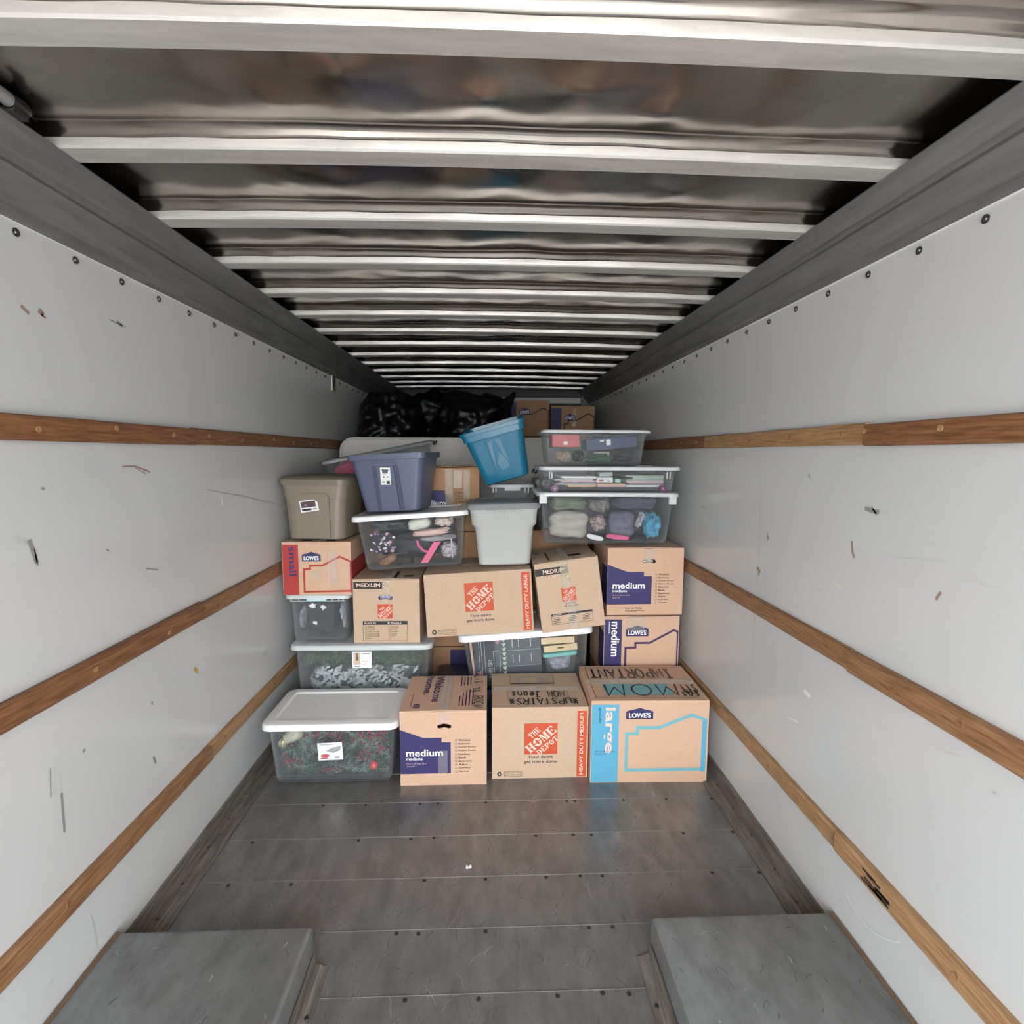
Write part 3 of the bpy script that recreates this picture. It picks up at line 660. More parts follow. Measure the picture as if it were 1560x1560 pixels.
def sticker(fr, cx, cz, w, h, ang=0, kind=0, cut=False):
    c, s = math.cos(ang), math.sin(ang)
    X = lambda p: (cx+p[0]*c-p[1]*s, cz+p[0]*s+p[1]*c)
    pts = [(-w/2, -h/2), (w/2, -h/2), (w/2, h/2-(.02 if cut else 0)), (w/2-(.02 if cut else 0), h/2), (-w/2, h/2)]
    st = fr.slab('label_sticker', [X(p) for p in pts], .0012, WHITEP)
    def blk(x0, y0, x1, y1, m, nm='print_block'): fr.polys(nm, [[X((a*w-w/2, b*h-h/2)) for a, b in ((x0, y0), (x1, y0), (x1, y1), (x0, y1))]], m, 1.7, st)
    if kind == 0:      # bin picture with red oval
        fr.polys('print_block', [[X((a*w-w/2, b*h-h/2)) for a, b in ((.32, .55), (.62, .42), (.9, .55), (.96, .8), (.6, .72))]], GREYP, 1.7, st)
        fr.polys('print_oval', [[X((.26*w*.7*math.cos(R(a))-.22*w, .1*h*math.sin(R(a))-.23*h)) for a in range(0, 360, 30)]], mat('print_rose', (.62, .10, .12), .6), 1.7, st)
        blk(.1, .1, .38, .16, RED); blk(.66, .1, .86, .2, GREYP); blk(.1, .88, .6, .92, GREYP)
    elif kind == 1:    # photo left, text right
        blk(.07, .2, .42, .94, mat('print_sand', (.62, .48, .36), .6)); blk(.2, .45, .32, .9, mat('print_photo_dark', (.12, .08, .07), .6)); blk(.52, .84, .92, .9, GREYP); blk(.52, .4, .82, .44, PALE); blk(.52, .2, .7, .24, PALE); blk(.1, .06, .4, .12, GREYP)
    elif kind == 2:    # dark picture above, dark bar below
        blk(.07, .38, .88, .9, mat('print_photo_brown', (.10, .06, .06), .6)); blk(.1, .5, .4, .66, GREYP); blk(.07, .1, .6, .28, INKBLACK); blk(.68, .12, .9, .26, GREYP)
    elif kind == 3:    # upright label, tub picture
        fr.polys('print_block', [[X((a*w-w/2, b*h-h/2)) for a, b in ((.25, .66), (.72, .66), (.84, .9), (.14, .9))]], mat('print_slate', (.10, .11, .15), .6), 1.7, st)
        blk(.2, .58, .5, .61, RED); blk(.25, .42, .42, .5, INKBLACK); blk(.62, .42, .8, .5, GREYP); blk(.12, .1, .42, .2, GREYP); blk(.58, .06, .9, .22, INKBLACK)
    elif kind == 4: blk(.2, .2, .8, .6, GREYP); blk(.15, .72, .7, .78, GREYP)
    return st

# ------------------------------------------------------------------ front row on the floor
YF = 2.79
FB1, fr = clear_bin('clear bin of pine garland and red berries, white lid, at left on the floor', (-.843, 3.01, 0), .69, .43, .352, taper=.92)
sticker(fr, -.005, .185, .13, .10, R(2), 0)
LM, fr, tp, rs, ls = moving_box('cardboard box with purple medium panel and room list on the floor, welcome home on top', (-.248, 3.02, 0), .457, .457, .408, seam='y', hole=(.005, .33, .038, .011))
front_medium(fr, .457, .408); tape_front(fr, .236, .345, .408); tape_front(fr, .225, .07, .195, .05)
tp.text('Welcome', .155, .10, .205, .44, NAVY, -90, .02, 1); tp.text('home.', .10, .19, .145, .44, NAVY, -90, .02, 1)
gable_logo(tp, .065, .03, .035, .05, NAVY, KRAFT); tp.rect('fine_print', .048, .03, .051, .2, INKBLACK, 1)
for i, (a, b) in enumerate(((.02, .16), (.02, .2), (.02, .24), (.02, .25), (.03, .26), (.27, .43), (.28, .42), (.28, .43), (.3, .42))):
    k = i if i < 5 else i-5; tp.rect('fine_print', .305+k*.018, a+.03, .311+k*.018, b+.01, DPURP, 1)
handwriting(tp, 'LiViNg ROOM'.replace('N', 'n'), .385, .02, .437, .445, MARKER, .007, -90, seed=4)
HM, fr, tp, rs, ls = moving_box('cardboard box with orange emblem and heavy duty medium stripe on the floor', (.27, 3.07, 0), .522, .46, .398, m=KRAFT2, seam='x')
w, h = .522, .398
emblem(fr, .335*w, .345*h, .345*w, .44*h); fr.text('How doers', .385*w, .285*h, .635*w, .325*h, INKBLACK, 0, .015, 1); fr.text('get more done.', .335*w, .205*h, .685*w, .262*h, INKBLACK, 0, .015, 1)
fr.rect('print_band', .885*w, .015*h, .985*w, .955*h, ORANGE, 1); fr.text('HEAVY DUTY MEDIUM', .912*w, .045*h, .95*w, .925*h, PALE, 90, .02, 2)
recycle(fr, .05*w, .035*h, .06*w); fr.polys('print_frame', ribbon([(.13*w, .03*h), (.31*w, .03*h), (.31*w, .1*h), (.13*w, .1*h)], .0015, True), INKBLACK, 1)
fr.text('MADE FROM 100%', .135*w, .072*h, .3*w, .09*h, INKBLACK, 0, 0, 1); fr.text('RECYCLED PAPER', .135*w, .042*h, .3*w, .06*h, INKBLACK, 0, 0, 1)
tp.polys('print_frame', ribbon([(.09, .075), (.43, .075), (.43, .2), (.09, .2)], .002, True)+ribbon([(.11, .30), (.37, .30), (.37, .42), (.11, .42)], .002, True), INKBLACK, 1)
tp.rect('print_bar', .11, .295, .37, .31, INKBLACK, 1)
for (a, b, c, d) in ((.15, .325, .2, .40), (.27, .325, .34, .40)):
    for k in range(4): tp.rect('fine_print', a, b+k*.02, c, b+k*.02+.006, GREYP, 1)
handwriting(tp, '*UPSTAIRS*', .095, .03, .475, .10, MARKER, .009, 180, seed=2); handwriting(tp, 'MOM Jeans', .11, .115, .41, .19, MARKER, .009, 180, seed=3)
LL, fr, tp, rs, ls = moving_box('cardboard box with light blue large band and house outline on the floor at right', (.856, 3.02, 0), .63, .48, .455, rot=(0, 0, R(-1.2)), seam='x')
w, h = .63, .455
front_house(fr, w, h, CYAN, CYAN2, 'large', 'grande', (.295, .785, .23, .14), PALE, wide=.04)
fr.text('24 in x 18 in x 18 in', .035*w, .385*h, .21*w, .405*h, NAVY, 0, 0, 2); fr.text('4.5 CU FT', .035*w, .35*h, .14*w, .37*h, NAVY, 0, 0, 2)
tp.rect('print_panel', .09, .065, .46, .205, CYAN2, 1)
handwriting(tp, 'MOM', .10, .06, .50, .20, MARKER, .012, 180, seed=5); handwriting(tp, 'IMPORTANT', .045, .29, .53, .42, MARKER, .012, 180, seed=6)
handwriting(tp, 'Stf', .52, .10, .61, .19, MARKER, .007, 180, seed=7); handwriting(tp, 'sas', .50, .02, .60, .09, MARKER, .008, 180, seed=8); handwriting(tp, 'ase', .53, .05, .60, .12, MARKER, .008, 180, seed=9)
tp.polys('print_frame', ribbon([(.03, .225), (.03, .03), (.59, .03)], .003)+ribbon([(.03, .26), (.03, .445), (.59, .445)], .003), INKBLACK, 1)

# ------------------------------------------------------------------ second row, left stack
B5, fr5 = clear_bin('long clear bin of snowy and green branches behind the white lidded garland bin', (-.785, 3.535, 0), .835, .50, .602, taper=.93, mb=CLEARF, ml=CLEARLID, lid_h=.03)
sticker(fr5, .0, .502, .118, .105, 0, 1)
B6, fr6 = clear_bin('narrow clear bin with mint latch and dark clothes standing on the branch bin', (-1.05, 3.545, .603), .365, .44, .302, taper=.92, mb=CLEARF, ml=CLEARLID, lid_h=.026, rad=.03)
MINT = mat('mint_plastic', (.48, .70, .66), .4)
fr6.slab('latch', [(-.062, .262), (.055, .262), (.055, .3), (-.062, .3)], .022, MINT)
for x in (-.16, -.115, .085, .125, .15): fr6.slab('rim_rib', [(x, .262), (x+.006, .262), (x+.006, .29), (x, .29)], .012, CLEARLID)
fr6.slab('rim_rib', [(-.165, .258), (.165, .258), (.165, .263), (-.165, .263)], .012, CLEARLID)
S7, fr, tp, rs, ls = moving_box('small cardboard box with red band and house outline below the tan tote', (-1.045, 3.515, .906), .405, .41, .318, rot=(0, 0, R(1)), seam='y')
w, h = .405, .318
front_house(fr, w, h, RED, RED, 'small', None, (.285, .645, .275, .185), PURPLE, right=1.0, P=[(.31, .06), (.31, .50), (.40, .50), (.40, .565), (.578, .565), (.837, .735), (1.0, .635)])
rs.rect('print_panel', .005, .03, .40, .2, RED, 1); tape_front(fr, .73*w, .06, h-.05, .05); tape_front(fr, .49*w, .10, .145, .045)
tp.rect('print_bar', .1, .02, .17, .2, INKBLACK, 1); tp.rect('print_bar', .25, .02, .31, .2, INKBLACK, 1)

TAN = mat('tan_plastic', (.215, .185, .135), .42, bump=.05, bump_scale=120)
TANL = mat('tan_lid_plastic', (.17, .145, .105), .42, bump=.05, bump_scale=120)
T8 = thing('storage_tote', 'tan storage tote with domed lid on top of the small red box', 'tote', (-1.043, 3.53, 1.235), (0, 0, R(-5)))
H = .36; secs = [(0, .155, .165, .06), (.008, .172, .182, .06), (.25, .186, .196, .055), (.252, .190, .20, .055), (H-.03, .2, .205, .05), (H-.028, .205, .21, .05), (H, .205, .21, .05), (H, .195, .2, .05), (.02, .165, .175, .05)]
v, f = loft(secs, 6); obj('tub', v, f, TAN, T8, 30)
a = Vector((0, -.184, .012)); b = Vector((0, -.196, .25)); f8 = Face(T8, a-(b-a).normalized()*.012, (1, 0, 0), (b-a))
def arch(x0, x1, z0, z1, r, n=5):
    p = [(x0, z0), (x1, z0)]
    for k in range(n+1): a = R(90*k/n); p.append((x1-r+r*math.cos(a), z1-r+r*math.sin(a)))
    for k in range(n+1): a = R(90+90*k/n); p.append((x0+r+r*math.cos(a), z1-r+r*math.sin(a)))
    return p
f8.slab('front_panel', arch(-.105, .10, .012, .285, .025), .012, TAN)
sticker(f8, -.02, .21, .11, .07, R(8), 2, True).location = (0, -.012, 0)
v, f = loft([(H+.001, .207, .212, .05), (H-.022, .207, .212, .05), (H-.022, .214, .222, .055), (H+.006, .212, .22, .055), (H+.02, .20, .205, .05), (H+.03, .15, .155, .05), (H+.032, .05, .06, .03)], 6); obj('lid', v, f, TANL, T8, 40)
q = MB(); q.tube([(-.216, -.06, H-.045), (-.222, -.05, H-.09), (-.222, .05, H-.09), (-.216, .06, H-.045)], .008, 6); q.build('handle', TANL, T8, 40)

# ------------------------------------------------------------------ second row, centre
H9, fr, tp, rs, ls = moving_box('cardboard box marked medium with hand hole and small orange emblem on the branch bin', (-.632, 3.565, .603), .402, .50, .392, m=KRAFT2, seam='y', hole=(-.005, .285, .044, .013))
w, h = .402, .392
fr.rect('print_panel', .01*w, .86*h, .44*w, .97*h, INKBLACK, 1); fr.text('MEDIUM', .055*w, .885*h, .41*w, .95*h, PALE, 0, .018, 2)
fr.slab('tape', [(.44*w, .79*h), (.55*w, .77*h), (.56*w, h), (.46*w, h)], .004, TAPEG)
emblem(fr, .365*w, .39*h, .225*w, .225*h)
fr.polys('print_frame', ribbon([(.14*w, .035*h), (.81*w, .03*h), (.81*w, .345*h), (.14*w, .345*h)], .002, True), INKBLACK, 1)
fr.rect('print_panel', .14*w, .29*h, .81*w, .345*h, INKBLACK, 1.5); fr.text('PLACE IN:', .165*w, .303*h, .34*w, .332*h, PALE, 0, .02, 2.5); fr.text('FRAGILE', .56*w, .303*h, .72*w, .332*h, PALE, 0, .02, 2.5); fr.rect('tick_box', .515*w, .303*h, .54*w, .332*h, PALE, 2.5)
for i, (a, b) in enumerate((('PRIMARY', 'KITCHEN'), ('BEDROOM', 'LAUNDRY'), ('FAMILY ROOM', 'BASEMENT'), ('LIVING ROOM', 'GARAGE'), ('DINING ROOM', 'ATTIC'), ('BATH', None))):
    y = (.245-i*.037)*h
    for s, x in ((a, .175), (b, .525)):
        fr.polys('tick_box', ribbon([(x*w, y), ((x+.022)*w, y), ((x+.022)*w, y+.022*h), (x*w, y+.022*h)], .0012, True), INKBLACK, 1)
        if s: fr.text(s, (x+.035)*w, y, (x+.035+.0155*len(s))*w, y+.02*h, INKBLACK, 0, .01, 1)
tp.rect('print_bar', .24, .03, .26, .2, INKBLACK, 1); tp.rect('print_bar', .30, .05, .36, .09, INKBLACK, 1)
NT = thing('storage_tote', 'dark navy tote low in the gap behind the front boxes', 'tote', (-.115, 3.56, 0))
v, f = loft([(0, .2, .17, .04), (.01, .21, .18, .04), (.20, .225, .2, .04), (.203, .24, .215, .04), (.25, .243, .218, .04), (.28, .24, .215, .04), (.285, .21, .18, .03)], 5); obj('tub', v, f, mat('navy_plastic', (.012, .03, .06), .35), NT, 30)
q = MB(); q.box(-.2, .2, -.224, -.216, .255, .26); q.build('rim_line', mat('navy_edge', (.03, .06, .10), .3), NT)
SB, *_ = moving_box('plain cardboard box under the right end of the tilted bin of wooden trays', (.44, 3.56, 0), .40, .40, .285, m=KRAFT3)
B12, fr12 = clear_bin('tilted clear bin with chalkboard print and wooden trays, white lid, above the middle floor box', (.243, 3.535, .309), .815, .45, .362, rot=(0, R(-3.9), 0), taper=.92, lid_h=.04)
H10, fr, tp, rs, ls = moving_box('tilted cardboard box with heavy duty large stripe below the grey tote', (-.058, 3.54, .653), .655, .46, .385, rot=(0, R(-3.2), 0), m=KRAFT2, seam='x')
w, h = .655, .385
emblem(fr, .37*w, .38*h, .265*w, .465*h); fr.text('How doers', .415*w, .29*h, .605*w, .335*h, INKBLACK, 0, .015, 1); fr.text('get more done.', .375*w, .2*h, .64*w, .262*h, INKBLACK, 0, .015, 1)
fr.rect('print_band', .905*w, .02*h, .985*w, .965*h, ORANGE, 1); fr.text('HEAVY DUTY LARGE', .928*w, .05*h, .962*w, .93*h, PALE, 90, .02, 2)
recycle(fr, .04*w, .04*h, .055*w); fr.polys('print_frame', ribbon([(.105*w, .03*h), (.27*w, .03*h), (.27*w, .105*h), (.105*w, .105*h)], .0015, True), INKBLACK, 1)
fr.text('MADE FROM 100%', .112*w, .075*h, .262*w, .093*h, INKBLACK, 0, 0, 1); fr.text('RECYCLED PAPER', .112*w, .043*h, .262*w, .061*h, INKBLACK, 0, 0, 1)
H11, fr, tp, rs, ls = moving_box('leaning cardboard box marked medium with tape over its orange emblem', (.508, 3.46, .703), .385, .43, .422, rot=(0, R(-7.6), 0), m=KRAFT2, seam='y')
w, h = .385, .422
fr.rect('print_panel', 0, .83*h, .52*w, .935*h, INKBLACK, 1); fr.text('MEDIUM', .12*w, .85*h, .45*w, .91*h, PALE, 0, .018, 2)
emblem(fr, .37*w, .42*h, .225*w, .2*h); fr.text('How doers', .42*w, .38*h, .58*w, .40*h, INKBLACK, 0, .02, 1); fr.text('get more done.', .39*w, .335*h, .62*w, .365*h, INKBLACK, 0, .02, 1)
fr.polys('print_frame', ribbon([(.17*w, .10*h), (.82*w, .09*h), (.82*w, .24*h), (.17*w, .25*h)], .002, True), INKBLACK, 1); fr.rect('print_panel', .17*w, .225*h, .82*w, .255*h, INKBLACK, 1.5); fr.text('PLACE IN:', .2*w, .232*h, .33*w, .248*h, PALE, 0, .02, 2.4)
for x in (.19, .44, .66):
    for k in range(4): fr.rect('fine_print', x*w, (.195-k*.024)*h, (x+.1+.02*(k % 2))*w, (.203-k*.024)*h, INKBLACK, 1)
tape_front(fr, .46*w, .60*h, h+.002, .05, TAPEG); tape_front(fr, .50*w, .01, .46*h, .05)
tp.rect('print_bar', .02, .3, .06, .32, INKBLACK, 1); tp.rect('print_bar', .09, .05, .10, .3, INKBLACK, 1); tp.rect('print_bar', .2, .1, .3, .15, INKBLACK, 1)

# ------------------------------------------------------------------ second row, right stack
G1, *_ = moving_box('plain cardboard box at the bottom of the right stack behind the large box', (.945, 3.54, 0), .47, .46, .345, m=KRAFT3)
L14, fr, tp, rs, ls = moving_box('cardboard box with upright medium band and house outline under the room list box', (.942, 3.54, .357), .472, .46, .398, seam='y')
w, h = .472, .398
front_house(fr, w, h, PURPLE, DPURP, 'medium', 'mediana', (.29, .69, .3, .175), WHITEP, right=.99, wide=None, P=[(.29, .05), (.29, .51), (.42, .51), (.42, .583), (.61, .583), (.927, .785), (.99, .755)])
fr.text('3 CU FT', .05*w, .08*h, .14*w, .1*h, PALE, 0, 0, 2); ls.rect('print_panel', .30, .05, .455, .3, PURPLE, 1); tape_front(fr, .42*w, .78*h, h, .11)
L13, fr, tp, rs, ls = moving_box('cardboard box with room list and let us help note, high in the right stack', (.955, 3.54, .769), .472, .46, .415, seam='y', hole=(.02, .34, .042, .012))
front_medium(fr, .472, .415, True); tape_front(fr, .255, .355, .415, .05)
ls.rect('print_panel', .30, .06, .455, .3, PURPLE, 1)
B17, fr17 = clear_bin('long clear bin of folded clothes with pink and light blue, under the rolling bin', (.716, 3.535, 1.207), .845, .46, .322, rot=(0, R(.2), 0), taper=.92, mb=CLEAR, ml=CLEARLID, lid_h=.024)
for x in (-.40, .39): fr17.slab('latch', [(x-.022, .255), (x+.022, .255), (x+.022, .31), (x-.022, .31)], .02, CLEARLID)
PURPW = mat('purple_wheel', (.09, .012, .07), .4)
B18, fr18 = clear_bin('shallow clear rolling bin of papers with purple wheels', (.722, 3.535, 1.533), .835, .46, .152, taper=.965, mb=CLEARF, ml=CLEARLID, lid_h=.022, rad=.03, name='rolling_bin')
for x in (-.335, .32):
    for y in (-.224, .20):
        q = MB(); q.tube([(x, y-.012, .0215), (x, y+.008, .0215)], .022, 18); wh = q.build('wheel', PURPW, B18, 40)
        q = MB(); q.tube([(x, y-.0145, .0215), (x, y-.012, .0215)], [.007, .008], 10); q.build('hub', mat('wheel_hub', (.35, .2, .33), .4), wh)
for x in (-.37, -.355, .345, .365): fr18.slab('rim_rib', [(x, .08), (x+.005, .08), (x+.005, .122), (x, .122)], .008, CLEARLID)
q = MB(); q.tube([(-.432, -.12, .125), (-.444, -.12, .11), (-.444, .12, .11), (-.432, .12, .125)], .008, 6); q.build('handle', BLACKPL, B18, 40)
B19, fr19 = clear_bin('clear bin with red and blue boxes, topmost of the right stack', (.655, 3.62, 1.686), .655, .44, .222, taper=.92, mb=CLEARF, ml=CLEARLID, lid_h=.02)

# ------------------------------------------------------------------ upper row
B15, fr15 = clear_bin('tilted clear bin of shoes and a pink strap with white lid, under the blue tote', (-.466, 3.55, 1.055), .68, .46, .345, rot=(0, R(-3.7), 0), taper=.885, lid_h=.03)
BLUE = mat('slate_blue_plastic', (.10, .115, .19), .42, bump=.05, bump_scale=120)
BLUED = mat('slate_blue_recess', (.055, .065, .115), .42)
T20 = thing('storage_tote', 'open slate blue tote standing on the bin of shoes', 'tote', (-.582, 3.555, 1.4), (0, R(-3.2), R(-8)))
H = .355; S = lambda z: (.172+.058*z/H, .155+.05*z/H)
v, f = loft([(0, .16, .143, .04), (.008, *S(.008), .04), (H-.035, *S(H-.035), .04), (H-.033, S(H)[0]+.012, S(H)[1]+.012, .04), (H, S(H)[0]+.013, S(H)[1]+.013, .04), (H, S(H)[0]-.006, S(H)[1]-.006, .03), (.02, .165, .148, .03), (.012, .1, .1, .02)], 5); obj('tub', v, f, BLUE, T20, 30)
a = Vector((0, -S(.02)[1], .02)); b = Vector((0, -S(H-.04)[1], H-.04)); f20 = Face(T20, a-(b-a).normalized()*.02, (1, 0, 0), (b-a))
f20.slab('groove', [(-.083, .012), (-.057, .012), (-.062, .285), (-.092, .285)], .004, BLUED); f20.slab('groove', [(.057, .012), (.083, .012), (.070, .285), (.045, .285)], .004, BLUED)  # darker blue strips put the shade of the moulded grooves into colour
f20.slab('front_panel', [(-.055, .012), (.055, .012), (.044, .285), (-.060, .285)], .012, BLUE); f20.slab('rim_tab', [(-.095, .288), (.06, .288), (.055, .305), (-.09, .305)], .010, BLUE)
sticker(f20, -.01, .222, .062, .105, R(-3), 3).location = (0, -.012, .002)
GREYPL = mat('grey_plastic', (.45, .46, .45), .45, bump=.04, bump_scale=120)
GREYL = mat('grey_lid_plastic', (.27, .28, .285), .45, bump=.04, bump_scale=120)
T16 = thing('storage_tote', 'light grey lidded tote on the heavy duty large box', 'tote', (.09, 3.535, 1.068), (0, R(-1.2), 0))
H = .385; secs = [(0, .145, .14, .04), (.01, .162, .155, .04), (.235, .18, .175, .045), (.262, .2, .19, .045), (.33, .205, .195, .045), (.333, .207, .197, .045), (H, .21, .2, .045), (H, .2, .19, .045), (.02, .155, .148, .035)]
v, f = loft(secs, 6); obj('tub', v, f, GREYPL, T16, 35)
v, f = loft([(H+.001, .212, .202, .05), (H-.03, .212, .202, .05), (H-.03, .222, .212, .06), (H-.01, .230, .222, .07), (H+.004, .224, .215, .07), (H+.012, .19, .18, .06), (H+.006, .18, .17, .06), (H+.012, .06, .06, .03)], 6); obj('lid', v, f, GREYL, T16, 35)
f16 = Face(T16, (0, -.2, 0), (1, 0, 0), (0, -.0, 1))
for k in range(16): x = -.105+k*.014; f16.slab('grip_rib', [(x, .335), (x+.006, .335), (x+.006, .352), (x, .352)], .012, GREYPL)
TURQ = mat('turquoise_plastic', (.008, .145, .25), .22, bump=.05, bump_scale=4)
T23 = thing('storage_tote', 'turquoise tote tipped on its edge in the middle of the pile', 'tote', (.118, 3.76, 1.60), (R(8), R(-15.5), R(-6)))
H = .37; S = lambda z: (.148+.05*z/H, .13+.045*z/H)
v, f = loft([(0, .135, .118, .045), (.008, *S(.008), .045), (H-.065, *S(H-.065), .04), (H-.062, S(H)[0]+.004, S(H)[1]+.004, .04), (H-.025, S(H)[0]+.006, S(H)[1]+.006, .04), (H-.022, S(H)[0]+.016, S(H)[1]+.016, .045), (H, S(H)[0]+.017, S(H)[1]+.017, .045), (H, S(H)[0]-.004, S(H)[1]-.004, .035), (.02, .142, .124, .04)], 6); obj('tub', v, f, TURQ, T23, 30)
a = Vector((0, -S(.02)[1], .02)); b = Vector((0, -S(H-.06)[1], H-.06)); f23 = Face(T23, a-(b-a).normalized()*.02, (1, 0, 0), (b-a))
f23.slab('front_panel', [(-.048, .014), (.048, .014), (.06, .30), (-.06, .30)], .007, TURQ); f23.slab('front_panel', [(-.11, .03), (-.054, .014), (-.066, .30), (-.14, .30)], .007, TURQ); f23.slab('front_panel', [(.054, .014), (.11, .03), (.14, .30), (.066, .30)], .007, TURQ)
REFLECTION = clear_mat('shiny_film', (.62, .78, .88), .16, .06)  # pale see-through shapes paint a reflection on the tote's front panel
for pol in ([(-.050, .275), (-.022, .288), (-.030, .2), (-.044, .11), (-.048, .18)], [(.0, .288), (.034, .285), (.052, .12), (.030, .17)], [(-.026, .13), (.004, .2), (.03, .16), (.046, .095), (-.006, .08)]): f23.slab('glossy_film', pol, .0085, REFLECTION)

# ------------------------------------------------------------------ third row and what stands behind
def lowes_plain(label, loc, w=.46, d=.45, h=.40, **k): return moving_box(label, loc, w, d, h, **k)
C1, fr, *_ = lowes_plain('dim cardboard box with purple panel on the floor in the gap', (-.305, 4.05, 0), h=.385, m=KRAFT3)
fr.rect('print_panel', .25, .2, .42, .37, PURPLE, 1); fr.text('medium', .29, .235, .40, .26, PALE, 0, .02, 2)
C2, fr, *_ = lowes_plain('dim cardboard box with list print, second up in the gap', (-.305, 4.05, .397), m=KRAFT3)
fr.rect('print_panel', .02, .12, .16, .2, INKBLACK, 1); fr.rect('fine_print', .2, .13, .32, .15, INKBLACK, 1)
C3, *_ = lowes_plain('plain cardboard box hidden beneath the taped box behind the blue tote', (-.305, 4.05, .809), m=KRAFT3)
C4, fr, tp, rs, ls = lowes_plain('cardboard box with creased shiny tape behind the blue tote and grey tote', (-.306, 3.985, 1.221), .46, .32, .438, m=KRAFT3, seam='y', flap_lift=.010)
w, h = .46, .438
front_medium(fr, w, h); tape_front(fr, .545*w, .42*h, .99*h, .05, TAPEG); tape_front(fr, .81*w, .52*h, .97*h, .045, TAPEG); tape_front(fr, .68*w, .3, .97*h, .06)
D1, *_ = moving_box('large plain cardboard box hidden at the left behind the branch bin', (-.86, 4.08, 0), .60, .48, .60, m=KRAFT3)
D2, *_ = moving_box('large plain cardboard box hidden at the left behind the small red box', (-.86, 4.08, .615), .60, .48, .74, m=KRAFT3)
PINKF = mat('pink_fabric', (.62, .10, .18), .8)
B25, fr25 = clear_bin('slanted clear bin with pink contents behind the tan and blue totes', (-.79, 4.23, 1.45), .80, .29, .335, rot=(0, R(-11.5), R(20)), taper=.92, mb=CLEARF, ml=clear_mat('grey_clear_lid', (.36, .38, .38), .7, .2), lid_h=.022)
q = MB(); q.tube([(.415, -.13, .30), (.427, -.14, .32), (.427, -.10, .32), (.415, -.09, .30)], .009, 8); q.build('latch', BLACKPL, B25, 40)
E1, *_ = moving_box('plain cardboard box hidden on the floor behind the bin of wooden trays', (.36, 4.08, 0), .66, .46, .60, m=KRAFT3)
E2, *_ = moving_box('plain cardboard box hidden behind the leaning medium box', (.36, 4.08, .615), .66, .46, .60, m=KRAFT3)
BB, frb = clear_bin('clear lidded bin with latches beneath the tipped turquoise tote', (.15, 4.08, 1.231), .30, .38, .315, taper=.93, mb=CLEARF, ml=CLEARLID, lid_h=.022, rad=.03)
frb.slab('latch', [(-.05, .27), (.06, .27), (.06, .30), (-.05, .30)], .02, CLEARLID)
for x in (-.135, -.115, .09, .115): frb.slab('rim_rib', [(x, .255), (x+.008, .255), (x+.008, .288), (x, .288)], .012, CLEARLID)
TB = thing('storage_tub', 'plain grey tub with rim beside the tipped turquoise tote', 'tub', (.485, 4.08, 1.231))
v, f = loft([(0, .13, .17, .04), (.01, .14, .18, .04), (.31, .155, .195, .04), (.312, .165, .205, .04), (.345, .166, .206, .04), (.35, .16, .2, .04), (.345, .14, .18, .03)], 5); obj('tub', v, f, mat('dim_grey_plastic', (.34, .35, .33), .5), TB, 30)
# mattress on edge
MT = thing('mattress', 'cream white mattress standing on edge across the truck behind the totes', 'mattress', (-.212, 4.67, 0))
CREAM = mat('cream_ticking', (.60, .585, .54), .85, noise_amt=.06, noise_scale=14, bump=.25, bump_scale=9)
def soft_slab(hx, hz0, hz1, hy, r, n=10, wav=.004):
    """rounded cushion standing in the XZ plane"""
    v, f = loft([(-hy, hx-.03, (hz1-hz0)/2-.03, r), (-hy+.012, hx-.006, (hz1-hz0)/2-.006, r), (-hy+.03, hx, (hz1-hz0)/2, r), (hy-.03, hx, (hz1-hz0)/2, r), (hy-.012, hx-.006, (hz1-hz0)/2-.006, r), (hy, hx-.03, (hz1-hz0)/2-.03, r)], n)
    return [(x, z, y+(hz0+hz1)/2) for x, y, z in v], f
v, f = soft_slab(1.01, 0.002, 1.886, .12, .11); obj('pad', v, f, CREAM, MT, 50)
for s in (-1, 1):
    q = MB(); pts = [(x, y) for x, y in rrect(1.006, .938, .11, 8)]; q.tube([(x, s*.106, z+.944) for x, z in pts]+[(pts[0][0], s*.106, pts[0][1]+.944)], .007, 6); q.build('piping', CREAM, MT, 60)
# supports behind the mattress, sacks and far boxes
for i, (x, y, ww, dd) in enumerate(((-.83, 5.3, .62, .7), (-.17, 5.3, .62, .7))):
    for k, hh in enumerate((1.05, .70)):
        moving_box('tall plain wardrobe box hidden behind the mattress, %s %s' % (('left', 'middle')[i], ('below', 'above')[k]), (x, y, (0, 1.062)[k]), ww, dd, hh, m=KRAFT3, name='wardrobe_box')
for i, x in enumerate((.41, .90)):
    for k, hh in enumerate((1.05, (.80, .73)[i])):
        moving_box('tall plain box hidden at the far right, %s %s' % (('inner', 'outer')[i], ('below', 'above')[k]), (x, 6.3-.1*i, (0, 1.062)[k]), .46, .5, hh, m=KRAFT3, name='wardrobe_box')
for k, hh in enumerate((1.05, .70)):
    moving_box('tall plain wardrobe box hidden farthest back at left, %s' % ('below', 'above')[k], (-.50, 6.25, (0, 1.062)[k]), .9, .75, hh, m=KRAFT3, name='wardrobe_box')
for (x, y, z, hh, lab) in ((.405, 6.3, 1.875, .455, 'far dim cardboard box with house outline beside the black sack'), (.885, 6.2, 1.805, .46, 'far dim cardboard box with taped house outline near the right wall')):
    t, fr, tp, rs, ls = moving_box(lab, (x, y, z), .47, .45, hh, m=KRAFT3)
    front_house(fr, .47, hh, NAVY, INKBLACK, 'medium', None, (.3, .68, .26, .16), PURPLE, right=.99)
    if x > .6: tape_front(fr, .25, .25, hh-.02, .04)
BAGM = mat('black_sack_plastic', (.003, .003, .004), .38, spec=.3, bump=.8, bump_scale=16)
